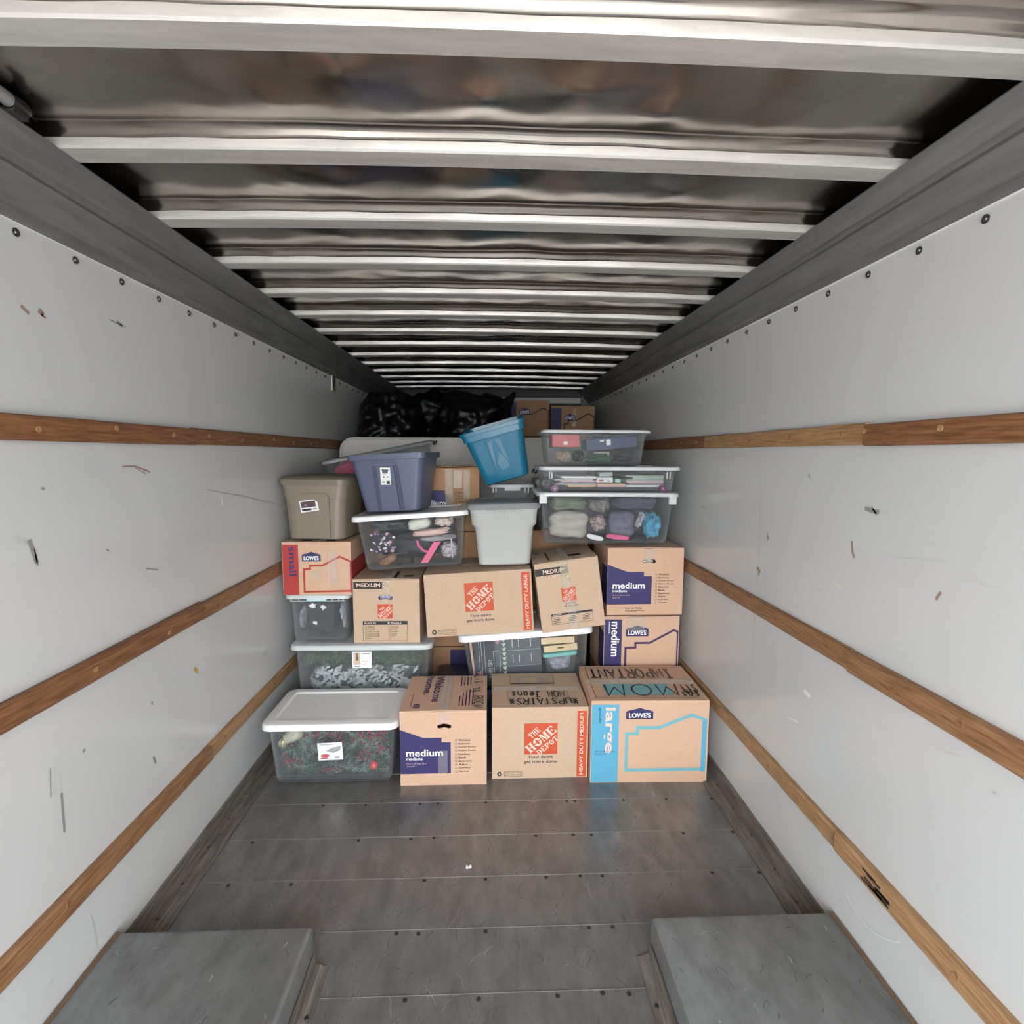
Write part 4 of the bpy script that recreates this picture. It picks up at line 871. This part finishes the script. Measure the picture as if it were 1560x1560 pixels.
def lump(c, r, seed, amp=.12, freq=2.2, sub=4, sq=.75, folds=0.0, flat=.0):
    """soft bulging shape, returns verts / faces"""
    bm = bmesh.new(); bmesh.ops.create_icosphere(bm, subdivisions=sub, radius=1); v = []; o = Vector((seed*3.7, seed*1.9, seed*.7))
    for p in bm.verts:
        d = p.co.normalized(); s = 1/ (abs(d.x)**(2/sq)+abs(d.y)**(2/sq)+abs(d.z)**(2/sq))**(sq/2)
        k = s*(1-amp*.6+amp*noise.noise(d*freq+o)+amp*.45*noise.noise(d*freq*2.7+o))
        if folds: k -= folds*abs(noise.noise(Vector((d.x*3, d.y*3, d.z*3))+o))*1.6-folds*.35
        q = Vector((d.x*r[0], d.y*r[1], d.z*r[2]))*k
        if flat and q.z < -r[2]*flat: q.z = -r[2]*flat
        v.append(Vector(c)+q)
    f = [tuple(x.index for x in fc.verts) for fc in bm.faces]; bm.free(); return v, f
for i, (x, y, z, rx, ry, rz, lab) in enumerate(((-.92, 5.22, 2.0, .32, .38, .33, 'black plastic sack against the left wall above the mattress'), (-.17, 5.22, 2.02, .37, .38, .33, 'black plastic sack in the middle behind the mattress'), (-.52, 6.15, 2.0, .52, .40, .42, 'black plastic sack farthest back, showing between the two nearer sacks'))):
    t = thing('trash_sack', lab, 'sack', (x, y, 1.776)); v, f = lump((0, 0, rz*.72), (rx, ry, rz), i+3, .2, 2.0, 5, .7, .10, .68); obj('sack', v, f, BAGM, t, 60)
    if i == 1:
        t['label'] = 'black plastic sack with upright gathered neck in the middle behind the mattress'
        pts = [(.27, -.12, .33), (.31, -.13, .42), (.36, -.13, .48), (.385, -.13, .53)]
        q = MB(); q.tube(pts, [.11, .06, .035, .022], 10); n = q.build('gathered_neck', BAGM, t, 60)
        for vv in n.data.vertices: vv.co += Vector(noise.noise_vector(vv.co*14))*.018

# ------------------------------------------------------------------ what is inside the bins
def put(bn, o, loc, rot=(0, 0, 0)):
    o.matrix_world = mw(bn) @ (Matrix.Translation(loc) @ Euler(rot).to_matrix().to_4x4()); return o
def cloth(bn, name, label, c, r, m, seed, amp=.3, freq=2.4, rot=(0, 0, 0), cat='clothes', sub=4, sq=.7, folds=.12, group=None):
    v, f = lump((0, 0, 0), r, seed, amp, freq, sub, sq, folds); o = obj(name, v, f, m, None, 60); put(bn, o, c, rot); return tag(o, label, cat, group)
def rbox(bn, name, label, c, s, m, rot=(0, 0, 0), cat='box', group=None, r=.004):
    v, f = loft([(-s[2]/2, s[0]/2-r, s[1]/2-r, r), (-s[2]/2+r, s[0]/2, s[1]/2, r), (s[2]/2-r, s[0]/2, s[1]/2, r), (s[2]/2, s[0]/2-r, s[1]/2-r, r)], 2)
    o = obj(name, v, f, m, None, 30); put(bn, o, c, rot); return tag(o, label, cat, group)
def needles(n, ext, cols, seed, ln=(.02, .045), wd=.0016, ori=None, twig=None):
    rd = random.Random(seed); v = []; f = []
    for i in range(n//40):
        c = Vector((rd.uniform(-1, 1)*ext[0], -ext[1]+(rd.random()**2.2)*2*ext[1], rd.uniform(-1, 1)*ext[2])); d = Vector((rd.uniform(-1, 1), rd.uniform(-.4, .4), rd.uniform(-.6, .6))).normalized(); L = rd.uniform(.05, .11)
        for k in range(40):
            p = c+d*L*(k/40-.5); a = rd.uniform(0, 6.28); e = d.orthogonal().normalized(); e2 = d.cross(e)
            nd = (d*.8+e*math.cos(a)+e2*math.sin(a)).normalized()*rd.uniform(*ln); sd = nd.cross(Vector((rd.random()-.5, rd.random()-.5, rd.random()-.5))).normalized()*wd
            for q in (p-sd, p+sd, p+nd):
                v.append((max(-ext[0], min(ext[0], q.x)), max(-ext[1], min(ext[1], q.y)), max(-ext[2], min(ext[2], q.z))))
            f.append((len(v)-3, len(v)-2, len(v)-1))
    return v, f
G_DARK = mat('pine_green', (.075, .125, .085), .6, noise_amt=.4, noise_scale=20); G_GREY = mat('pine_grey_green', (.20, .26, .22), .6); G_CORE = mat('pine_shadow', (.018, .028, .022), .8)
BERRY = mat('berry_red', (.27, .022, .055), .3); SNOW = mat('snowy_white', (.62, .64, .66), .6, noise_amt=.5, noise_scale=40)
def garland(bn, label, c, ext, n, seed, mats, core, name='pine_garland'):
    t = thing(name, label, 'garland', (0, 0, 0)); put(bn, t, c)
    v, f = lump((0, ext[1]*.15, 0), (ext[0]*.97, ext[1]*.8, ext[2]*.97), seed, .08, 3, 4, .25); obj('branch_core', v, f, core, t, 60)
    for i, m in enumerate(mats):
        v, f = needles(n, ext, None, seed*10+i); o = obj('needles', v, f, m, t, None, False); o['kind'] = 'stuff'
    return t
g1 = garland(FB1, 'green pine garland with red berries inside the white lidded floor bin', (0, 0, .168), (.292, .145, .14), 10000, 2, (G_DARK, G_GREY), G_CORE)
v = []; f = []; rd = random.Random(5)
for (cx, cz, n, sp) in ((-.13, .09, 30, .07), (.02, .115, 22, .05), (.19, .06, 34, .045), (.23, .10, 20, .04), (-.24, -.06, 18, .035), (.15, -.04, 14, .035), (-.01, -.12, 10, .03), (.10, .04, 10, .04), (.25, .0, 14, .03)):
    for k in range(n):
        bm = bmesh.new(); bmesh.ops.create_icosphere(bm, subdivisions=1, radius=.0085); m0 = len(v)
        p = Vector((max(-.273, min(.273, cx+rd.gauss(0, sp))), -.147+rd.uniform(0, .02), max(-.135, min(.133, cz+rd.gauss(0, sp*.5)))))
        v += [q.co+p for q in bm.verts]; f += [tuple(q.index+m0 for q in fc.verts) for fc in bm.faces]; bm.free()
o = obj('berries', v, f, BERRY, g1, 60); o['kind'] = 'stuff'
def ball(bn, label, c, r, m, cat='ornament', name='ball_ornament'):
    v, f = loft([(r*math.sin(R(a)), max(.001, r*math.cos(R(a))), max(.001, r*math.cos(R(a))), r) for a in range(-88, 89, 16)], 4)
    t = thing(name, label, cat, (0, 0, 0)); put(bn, t, c); obj('ball', v, f, m, t, 70)
    q = MB(); q.tube([(0, 0, r*.97), (0, 0, r*1.15)], r*.22, 8); q.build('cap', mat('cap_metal', (.6, .5, .3), .3, 1), t); return t
ball(FB1, 'bright red ball ornament low at the right in the garland bin', (.215, -.16, .085), .023, mat('red_ball', (.65, .06, .07), .25))
cd = thing('pillar_candle', 'cream mottled candle at the upper left of the garland bin', 'candle', (0, 0, 0)); put(FB1, cd, (-.205, -.155, .262), (0, R(58), 0))
v, f = loft([(-.055, .012, .012, .012), (-.05, .026, .026, .026), (-.02, .034, .034, .034), (.03, .034, .034, .034), (.045, .025, .025, .025), (.05, .008, .008, .008)], 5); obj('candle_body', v, f, mat('cream_wax', (.62, .58, .42), .5, noise_amt=.4, noise_scale=30), cd, 50)
q = MB(); q.tube([(0, 0, -.065), (0, 0, -.05)], .002, 6); q.build('wick', INKBLACK, cd)
gd = thing('wire_ornament', 'gold ribbed bell ornament at the left end of the garland bin', 'ornament', (0, 0, 0)); put(FB1, gd, (-.268, -.15, .205), (R(20), R(15), 0))
v, f = loft([(0, .022, .022, .022), (.012, .021, .021, .021), (.03, .012, .012, .012), (.036, .004, .004, .004)], 4); obj('bell', v, f, mat('gold_glass', (.45, .36, .18), .3, .7), gd, 50)
for k in range(10):
    a = 2*math.pi*k/10; q = MB(); q.tube([(.0225*math.cos(a), .0225*math.sin(a), .001), (.0225*math.cos(a), .0225*math.sin(a), .012), (.013*math.cos(a), .013*math.sin(a), .031)], .0016, 5); q.build('rib', mat('pale_gold', (.8, .75, .6), .3, .5), gd)
# branch bin
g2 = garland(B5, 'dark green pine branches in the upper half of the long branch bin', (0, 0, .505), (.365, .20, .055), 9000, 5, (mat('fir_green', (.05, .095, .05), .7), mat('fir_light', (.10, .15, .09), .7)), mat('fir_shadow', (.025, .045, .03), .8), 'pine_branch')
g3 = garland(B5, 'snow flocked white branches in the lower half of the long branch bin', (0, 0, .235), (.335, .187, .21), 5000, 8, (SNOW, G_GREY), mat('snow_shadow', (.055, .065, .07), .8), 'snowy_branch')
v = []; f = []; rd = random.Random(12)
for k in range(150):
    c = Vector((rd.uniform(-.31, .31), -.185+rd.random()*.03, rd.uniform(-.12, .19))); a = rd.uniform(-.6, .9)
    for j in range(6):
        L = rd.uniform(.024, .036); aa = a+rd.uniform(-.5, .5); d = Vector((math.cos(aa), rd.uniform(-.15, .15), math.sin(aa)))*L; n_ = Vector((-d.z, 0, d.x)).normalized()*.0085; c2 = c+Vector((math.cos(a), 0, math.sin(a)))*.012*j
        m0 = len(v); v += [Vector((max(-.335, min(.335, q.x)), max(-.188, q.y), max(-.205, min(.208, q.z)))) for q in (c2, c2+d*.5+n_, c2+d, c2+d*.5-n_)]; f.append((m0, m0+1, m0+2, m0+3))
o = obj('leaves', v, f, SNOW, g3, None, False); o['kind'] = 'stuff'
# narrow bin
DG = mat('charcoal_fabric', (.035, .037, .042), .85, noise_amt=.3, noise_scale=20)
rbox(B6, 'folded_jacket', 'dark charcoal folded jacket inside the narrow mint latch bin', (.0, -.02, .152), (.17, .28, .22), DG, (R(0), R(6), 0), 'clothes', r=.03)
cloth(B6, 'plastic_wrap', 'crumpled clear white wrapping at the right of the narrow bin', (.128, -.06, .14), (.02, .1, .1), mat('milky_film', (.42, .45, .48), .25), 4, .3, 3, (0, R(-8), 0), 'wrapping')
cloth(B6, 'plastic_wrap', 'crumpled clear white wrapping at the left of the narrow bin', (-.128, -.06, .13), (.018, .1, .085), mat('milky_film', (.42, .45, .48), .25), 9, .3, 3, (0, R(5), 0), 'wrapping')
for i, (x, z, s) in enumerate(((-.04, .222, .03), (.022, .212, .024), (-.03, .115, .018))):
    v, f = lump((0, 0, 0), (s, .002, s*.8), 20+i, .9, 3.5, 3, 1); o = obj('white_tag', v, f, mat('bright_tag', (.9, .9, .9), .5), None, 60); put(B6, o, (x, -.184, z)); tag(o, ('white scrap shaped like a flower in the narrow bin', 'white scrap beside the flower shaped one in the narrow bin', 'small white scrap low in the narrow bin')[i], 'scrap')
# tray bin
SLATE = mat('chalkboard_print', (.045, .05, .06), .7); CHALK = mat('chalk_white', (.55, .56, .58), .7)
cb = thing('printed_board', 'dark chalkboard style printed panel in the tilted tray bin', 'board', (0, 0, 0)); put(B12, cb, (-.10, -.158, .178), (R(-2), 0, 0))
q = MB(); q.box(-.23, .19, -.004, .008, -.145, .145); q.build('panel', SLATE, cb); q = MB(); q.box(-.1, .19, -.012, -.004, -.05, .145); q.build('cover_sheet', mat('slate_light', (.10, .11, .125), .6), cb)
fc = Face(cb, (0, -.0122, 0), (1, 0, 0), (0, 0, 1))
q = []
for k in range(9): z = .125-k*.03; q.append([(-.055, z), (-.028, z+.004), (-.04, z-.022)])
fc.polys('pennants', q, mat('pennant_mint', (.5, .6, .45), .7), 1)
q = []
for zz in (.045, -.055):
    for k in range(26): x = -.02+k*.008; q.append([(x, zz), (x+.004, zz), (x+.004, zz+.004), (x, zz+.004)])
for x in (.01, .05, .125): q.append([(x, .065), (x+.005, .065), (x+.005, .12), (x, .12)]); q.append([(x, -.03), (x+.004, -.03), (x+.004, .02), (x, .02)])
for x in (-.2, -.185, -.165): q.append([(x, -.13), (x+.002, -.13), (x+.002, .12), (x, .12)])
fc.polys('chalk_marks', q, CHALK, 1); fc.text('HAPPY DAY', -.145, -.12, -.12, .0, CHALK, 90, 0, 1); fc.polys('chalk_frame', ribbon([(-.11, -.12), (-.07, -.12), (-.07, .05), (-.11, .05)], .002, True), CHALK, 1)
fc.polys('pink_flower', [[(-.2+.016*(1+.35*math.cos(5*R(a)))*math.cos(R(a)), -.09+.016*(1+.35*math.cos(5*R(a)))*math.sin(R(a))) for a in range(0, 360, 12)], [(-.08+.012*math.cos(R(a)), .11+.015*math.sin(R(a))) for a in range(0, 360, 40)]], mat('print_pink', (.55, .2, .3), .7), 1)
TRAY = mat('pale_pine', (.84, .62, .38), .6, noise_amt=.15, noise_scale=12, stretch=(1, 6, 6))
for i, (z, lab, x) in enumerate(((.272, 'pale wooden tray lying uppermost in the tilted tray bin', .20), (.222, 'pale wooden tray with handle slot below the other tray', .215))):
    t = thing('wooden_tray', lab, 'tray', (0, 0, 0)); put(B12, t, (x, -.06, z), (R(0), R(-2 if i else 1), 0))
    al = [(-.105, -.02), (.105, -.02), (.105, .02), (-.105, .02)]; hl = [(-.02, -.003), (.02, -.003), (.02, .006), (-.02, .006)] if i else []
    tr = slab_hole(al, hl); pts = al+hl; n = len(pts); v = [(a, -.12, b) for a, b in pts]+[(a, -.11, b) for a, b in pts]
    f = list(tr)+[tuple(k+n for k in q_) for q_ in tr]+[(k, (k+1) % 4, n+(k+1) % 4, n+k) for k in range(4)]
    if hl: f += [(4+k, 4+(k+1) % 4, n+4+(k+1) % 4, n+4+k) for k in range(4)]
    obj('front_board', v, f, TRAY, t)
    q = MB(); q.box(-.105, -.095, -.11, .13, -.02, .02); q.build('side_board', TRAY, t); q = MB(); q.box(.095, .105, -.11, .13, -.02, .02); q.build('side_board', TRAY, t); q = MB(); q.box(-.095, .095, -.11, .13, -.02, -.014); q.build('base_board', TRAY, t)
tl = thing('food_container', 'teal lidded container of lavender cloth in the tilted tray bin', 'container', (0, 0, 0)); put(B12, tl, (.215, -.05, .04), (0, R(-2), 0))
v, f = loft([(.0, .085, .10, .02), (.12, .1, .115, .02), (.12, .097, .112, .02), (.003, .08, .095, .02)], 4); obj('tub', v, f, CLEARF, tl, 30)
v, f = loft([(.122, .106, .121, .02), (.128, .11, .125, .02), (.146, .11, .125, .02), (.15, .1, .115, .02)], 4); obj('lid', v, f, mat('teal_lid', (.22, .55, .53), .4), tl, 30)
cloth(B12, 'folded_cloth', 'lavender folded cloth inside the teal lidded container', (.213, -.05, .098), (.078, .09, .05), mat('lavender_cloth', (.58, .53, .64), .8, noise_amt=.35, noise_scale=14, stretch=(1, 1, 5)), 7, .2, 2, (0, R(-2), 0), 'cloth')
q = MB(); q.tube([(-.325, -.15, .06), (-.34, -.155, .32)], .008, 8); o = q.build('stick', mat('pink_wood', (.72, .45, .38), .6), None, 40); put(B12, o, (-.012, 0, 0)); tag(o, 'pale pink stick standing at the left end of the tray bin', 'stick')
# shoe bin
cloth(B15, 'dark_bag', 'black bag filling the middle of the shoe bin', (-.03, -.02, .125), (.19, .065, .092), mat('black_cloth', (.018, .019, .024), .6), 3, .2, 2.2, cat='bag', folds=.06)
cloth(B15, 'dark_lining', 'dark grey coat lining the back of the shoe bin', (0, .105, .165), (.255, .045, .13), mat('coat_grey', (.05, .05, .055), .8), 5, .06, 2, folds=.03, sq=.3, cat='coat')
cloth(B15, 'dark_garment', 'dark grey garment at the upper left of the shoe bin', (-.165, -.05, .262), (.125, .09, .036), mat('grey_mesh', (.07, .07, .075), .7), 6, .3, 3)
fl_m = mat('floral_fabric', (.03, .03, .04), .8)
t = thing('floral_pouch', 'black floral pouch at the left of the shoe bin', 'pouch', (0, 0, 0)); put(B15, t, (-.185, -.15, .168))
v, f = lump((0, 0, 0), (.085, .018, .07), 11, .15, 2, 4, .8); obj('pouch', v, f, fl_m, t, 60)
rd = random.Random(8); cols = [mat('petal_lilac', (.35, .25, .50), .7), mat('petal_pink', (.65, .35, .45), .7), mat('petal_white', (.70, .68, .70), .7)]
for k in range(30):
    x, z = rd.uniform(-.075, .075), rd.uniform(-.055, .06); r_ = rd.uniform(.006, .012)
    n = 8; e = rd.uniform(.5, 1); a0 = rd.random()*3; v = [(x+r_*(math.cos(a)*math.cos(a0)-e*math.sin(a)*math.sin(a0)), -.0192, z+r_*(math.cos(a)*math.sin(a0)+e*math.sin(a)*math.cos(a0))) for a in [2*math.pi*j/n for j in range(n)]]
    v += [(a, b+.003, c) for a, b, c in v]
    obj('petal', v, [tuple(range(n)), tuple(range(n, 2*n))]+[(j, (j+1) % n, n+(j+1) % n, n+j) for j in range(n)], cols[k % 3], t)
def strap(bn, name, label, pts, w, m, th=.004, cat='strap'):
    v = []; f = []; n = len(pts)
    for (x, y, z) in pts: v += [(x-w/2, y, z), (x+w/2, y, z), (x+w/2, y+th, z), (x-w/2, y+th, z)]
    for i in range(n-1): f += [(i*4+k, i*4+(k+1) % 4, i*4+4+(k+1) % 4, i*4+4+k) for k in range(4)]
    f += [(0, 1, 2, 3), tuple(4*(n-1)+k for k in range(4))]
    o = obj(name, v, f, m, None, 40); put(bn, o, (0, 0, 0)); return tag(o, label, cat)
HOTP = mat('hot_pink', (.80, .12, .26), .5)
ps = strap(B15, 'pink_strap', 'bright pink strap with curved cord slanting across the shoe bin', [(.06, -.17, .028), (.09, -.172, .07), (.125, -.178, .12), (.15, -.18, .155)], .045, HOTP)
q = MB(); q.tube([(.025, -.165, .17), (.035, -.168, .135), (.06, -.17, .105), (.085, -.165, .095)], .008, 8); q.build('cord', HOTP, ps, 40)
PEACH = mat('peach_satin', (.72, .48, .42), .4)
ws = cloth(B15, 'white_shoe', 'white rounded shoe at the top of the shoe bin', (.045, -.135, .268), (.075, .05, .038), mat('cream_leather', (.66, .66, .58), .45), 15, .12, 1.6, (0, R(-6), 0), 'shoe', folds=0)
q = MB(); q.tube([(.072*math.cos(R(a)), -.036, .036*math.sin(R(a))) for a in range(-100, 10, 15)], .004, 6); q.build('sole_trim', mat('grey_trim', (.16, .16, .16), .5), ws, 40)
cloth(B15, 'peach_pouch', 'long peach pouch across the upper part of the shoe bin', (.115, -.145, .213), (.13, .04, .024), PEACH, 17, .2, 1.8, (0, R(-3), 0), 'pouch', folds=.03)
cloth(B15, 'peach_shoe', 'peach and cream shoe at the upper right of the shoe bin', (.195, -.11, .272), (.065, .06, .032), mat('peach_leather', (.62, .42, .32), .5, noise_amt=.35, noise_scale=25, col2=(.7, .66, .6)), 19, .25, 2.4, cat='shoe')
cloth(B15, 'pearl_garment', 'pale lavender garment at the lower right of the shoe bin', (.212, -.09, .09), (.056, .07, .055), mat('pearl_cloth', (.58, .52, .58), .5, noise_amt=.3, noise_scale=30), 22, .35, 3)
cloth(B15, 'grey_pouch', 'grey translucent pouch under the peach pouch in the shoe bin', (.15, -.12, .172), (.12, .05, .02), mat('grey_satin', (.36, .34, .36), .4), 24, .2, 2, cat='pouch', folds=.03)
cloth(B15, 'brown_boot', 'brown leather boot toe low at the left of the shoe bin', (-.165, -.13, .055), (.062, .03, .03), mat('brown_leather', (.22, .09, .04), .4), 26, .12, 2, (0, R(-25), 0), 'boot', folds=0)
q = MB(); q.tube([(-.12, -.165, .095), (-.035, -.17, .10)], .004, 6); o = q.build('metal_bar', mat('bronze', (.3, .24, .2), .3, .8), None, 40); put(B15, o, (0, 0, 0)); tag(o, 'thin metal bar above the brown boot in the shoe bin', 'bar')
q = MB(); q.tube([(.235, -.17, .05), (.238, -.172, .17)], .003, 6); o = q.build('white_hanger', WHITEP, None, 40); put(B15, o, (0, -.012, 0)); tag(o, 'thin white hanger wire at the right of the shoe bin', 'hanger')
# clothes bin
def fabric(n, c, amt=.35, sc=9, st=(1, 1, 4)): return mat(n, c, .85, noise_amt=amt, noise_scale=sc, stretch=st, bump=.3, bump_scale=12)
cloth(B17, 'beige_garment', 'beige folded garment filling the left of the clothes bin', (-.225, -.085, .115), (.128, .085, .088), fabric('beige_cloth', (.52, .47, .42)), 31, .12, 2, folds=.06, sq=.45)
cloth(B17, 'olive_garment', 'olive green garment at the upper left of the clothes bin', (-.23, -.07, .246), (.122, .105, .044), fabric('olive_cloth', (.18, .21, .15)), 33, .15, 2.4, folds=.08, sq=.45)
cloth(B17, 'grey_garment', 'grey brown garment with dark seam left of centre in the clothes bin', (-.035, -.07, .236), (.074, .10, .054), fabric('taupe_cloth', (.27, .25, .23)), 34, .3, 2.6)
cloth(B17, 'floral_garment', 'pink floral garment in the middle of the clothes bin', (-.038, -.10, .122), (.052, .06, .056), mat('pink_floral', (.55, .40, .38), .8, noise_amt=.6, noise_scale=45, col2=(.22, .18, .18)), 35, .4, 3, (0, R(-20), 0))
cloth(B17, 'lavender_shirt', 'grey lavender folded shirt right of centre in the clothes bin', (.108, -.07, .118), (.088, .085, .088), fabric('grey_lavender', (.17, .16, .23)), 36, .12, 2, folds=.08, sq=.45)
cloth(B17, 'dark_garment', 'dark purple grey garment at the upper right of the clothes bin', (.19, -.06, .25), (.148, .11, .042), fabric('dark_mauve', (.10, .095, .14)), 37, .15, 2.2, folds=.08, sq=.45)
cloth(B17, 'white_garment', 'white and grey print garment beside the light blue one', (.22, -.12, .145), (.022, .045, .06), mat('white_print_cloth', (.62, .60, .66), .8, noise_amt=.6, noise_scale=40, col2=(.2, .2, .22)), 38, .4, 3, (0, R(20), 0))
cloth(B17, 'blue_garment', 'crumpled light blue garment at the right of the clothes bin', (.302, -.10, .11), (.056, .075, .085), fabric('sky_blue_cloth', (.12, .42, .62)), 39, .35, 2.6, sub=5, folds=.22)
cloth(B17, 'white_sock', 'white rolled sock at the bottom of the clothes bin', (-.07, -.172, .04), (.058, .012, .018), mat('white_cotton', (.75, .75, .76), .8), 40, .2, 2, (0, R(14), 0), 'sock', folds=.04)
cloth(B17, 'pink_garment', 'hot pink garment at the bottom of the clothes bin', (.075, -.170, .042), (.08, .012, .018), mat('pink_cotton', (.70, .12, .26), .8), 41, .2, 2, (0, R(6), 0), folds=.04)
cloth(B17, 'grey_blanket', 'dim lavender grey blanket lining the back of the clothes bin', (0, .11, .155), (.335, .05, .125), fabric('dim_lavender', (.20, .19, .22)), 44, .06, 2, folds=.03, sq=.3, cat='blanket')
# rolling bin: stacked papers
SH = [mat('paper_white', (.70, .70, .70), .6), mat('paper_grey', (.40, .42, .42), .6), mat('paper_pink', (.68, .42, .44), .6), mat('paper_orange', (.75, .48, .26), .6), mat('paper_green', (.33, .42, .30), .6), mat('paper_mauve', (.30, .22, .28), .6)]
def stack(x0, x1, z, items, dy, where):
    for i, (th, m, dx, ang, nm) in enumerate(items):
        rbox(B18, nm[0], nm[1]+' '+where, ((x0+x1)/2+dx, dy, z+th/2), (x1-x0-abs(dx)*2, .34, th-.001), SH[m], (0, 0, 0), nm[2], r=.001); z += th
stack(-.33, -.075, .0265, [(.012, 3, .04, 0, ('folder', 'orange folder at the bottom', 'folder')), (.010, 1, .0, 0, ('notebook', 'grey notebook, second from bottom', 'notebook')), (.007, 5, .012, 0, ('notebook', 'dark mauve notebook, third from bottom', 'notebook')), (.008, 2, .02, 0, ('notebook', 'pink notebook in the middle', 'notebook')), (.009, 0, -.01, 0, ('paper_pad', 'white paper pad above the pink notebook', 'paper')), (.006, 5, .03, 0, ('notebook', 'thin mauve notebook near the top', 'notebook')), (.014, 0, .02, 0, ('paper_pad', 'thick white paper pad on top', 'paper'))], -.01, 'of the left stack in the rolling bin')
stack(-.07, .105, .0265, [(.012, 2, .0, 0, ('folder', 'wide pink folder at the bottom', 'folder')), (.009, 3, .0, 0, ('folder', 'orange folder above the pink one', 'folder'))], -.01, 'of the middle stack in the rolling bin')
wbx = rbox(B18, 'label_box', 'white carton with red print in the middle of the rolling bin', (-.02, -.10, .068), (.10, .14, .036), SH[0], cat='carton'); fw_ = Face(wbx, (-.05, -.07, -.018), (1, 0, 0), (0, 0, 1)); fw_.rect('print_block', .01, .012, .04, .022, RED, 1); fw_.rect('print_block', .01, .004, .03, .008, INKBLACK, 1); fw_.rect('print_block', .065, .006, .085, .012, GREYP, 1)
rbox(B18, 'dark_carton', 'black and white carton on the white carton in the rolling bin', (-.01, -.09, .102), (.085, .12, .028), SH[1], (0, R(-4), 0), 'carton')
rbox(B18, 'mint_block', 'mint green block right of the white carton in the rolling bin', (.065, -.12, .062), (.035, .06, .028), mat('mint_card', (.42, .60, .50), .6), cat='block')
stack(.11, .34, .0265, [(.012, 0, .0, 0, ('paper_pad', 'white paper pad at the bottom', 'paper')), (.012, 5, .01, 0, ('notebook', 'patterned mauve notebook, second from bottom', 'notebook')), (.008, 2, .0, 0, ('notebook', 'pink notebook, third from bottom', 'notebook')), (.010, 1, .0, 0, ('notebook', 'grey notebook in the middle', 'notebook')), (.008, 4, .0, 0, ('notebook', 'olive notebook near the top', 'notebook')), (.012, 1, .02, 0, ('notebook', 'grey notebook near the top', 'notebook')), (.010, 4, .0, 0, ('folder', 'green folder on top', 'folder'))], -.01, 'of the right stack in the rolling bin')
# red / blue box bin
rb = rbox(B19, 'red_carton', 'red carton with white price label at the left of the top bin', (-.185, -.06, .155), (.17, .22, .078), mat('coral_card', (.52, .10, .09), .6)); fx = Face(rb, (-.085, -.11, -.039), (1, 0, 0), (0, 0, 1)); fx.rect('price_label', .07, .015, .095, .035, WHITEP, 1)
bb = rbox(B19, 'blue_carton', 'dark blue carton with white label lying slanted in the top bin', (.105, -.05, .142), (.32, .22, .072), mat('indigo_card', (.045, .055, .14), .6), (0, R(-5), 0)); fx = Face(bb, (-.16, -.11, -.036), (1, 0, 0), (0, 0, 1)); fx.rect('price_label', .125, .025, .153, .06, WHITEP, 1); fx.rect('price_label', .085, .05, .11, .06, WHITEP, 1)
cloth(B19, 'tan_cloth', 'tan crumpled cloth at the lower left of the top bin', (-.19, -.10, .055), (.06, .06, .042), fabric('tan_knit', (.45, .33, .24)), 51, .3, 2.5, cat='cloth', folds=.2)
cloth(B19, 'green_cloth', 'green fluffy cloth at the bottom middle of the top bin', (.03, -.10, .045), (.095, .06, .034), fabric('forest_knit', (.05, .13, .06)), 52, .3, 3.5, cat='cloth', folds=.1)
rbox(B19, 'white_carton', 'small white carton behind the green cloth in the top bin', (.07, .0, .06), (.10, .06, .06), SH[0])
cloth(B19, 'dark_cloth', 'dark crumpled cloth at the lower right of the top bin', (.205, -.06, .055), (.07, .08, .036), DG, 53, .3, 3, cat='cloth')
cloth(B19, 'black_cloth', 'black crumpled cloth left of the green cloth in the top bin', (-.085, -.02, .06), (.04, .08, .042), mat('black_knit', (.02, .022, .02), .9), 54, .3, 3, cat='cloth')
cloth(B25, 'pink_cloth', 'pink cloth inside the slanted bin behind the tan tote', (-.17, -.02, .235), (.17, .075, .07), PINKF, 55, .3, 2.4, cat='cloth')
cloth(B25, 'grey_cloth', 'grey cloth inside the right end of the slanted bin', (.18, .0, .18), (.14, .085, .10), fabric('ash_cloth', (.25, .25, .24)), 56, .3, 2.4, cat='cloth')
# things showing through the hand holes
cloth(H9, 'lavender_roll', 'lavender bundle showing through the hand hole of the medium box', (-.01, -.21, .285), (.045, .03, .025), mat('lavender_roll', (.40, .38, .55), .6), 61, .25, 2, cat='bundle')
cloth(L13, 'crumpled_wrap', 'shiny crumpled wrap showing through the hand hole of the room list box', (.02, -.195, .335), (.045, .025, .02), mat('foil_wrap', (.6, .57, .5), .2, .5), 62, .4, 4, cat='wrap')
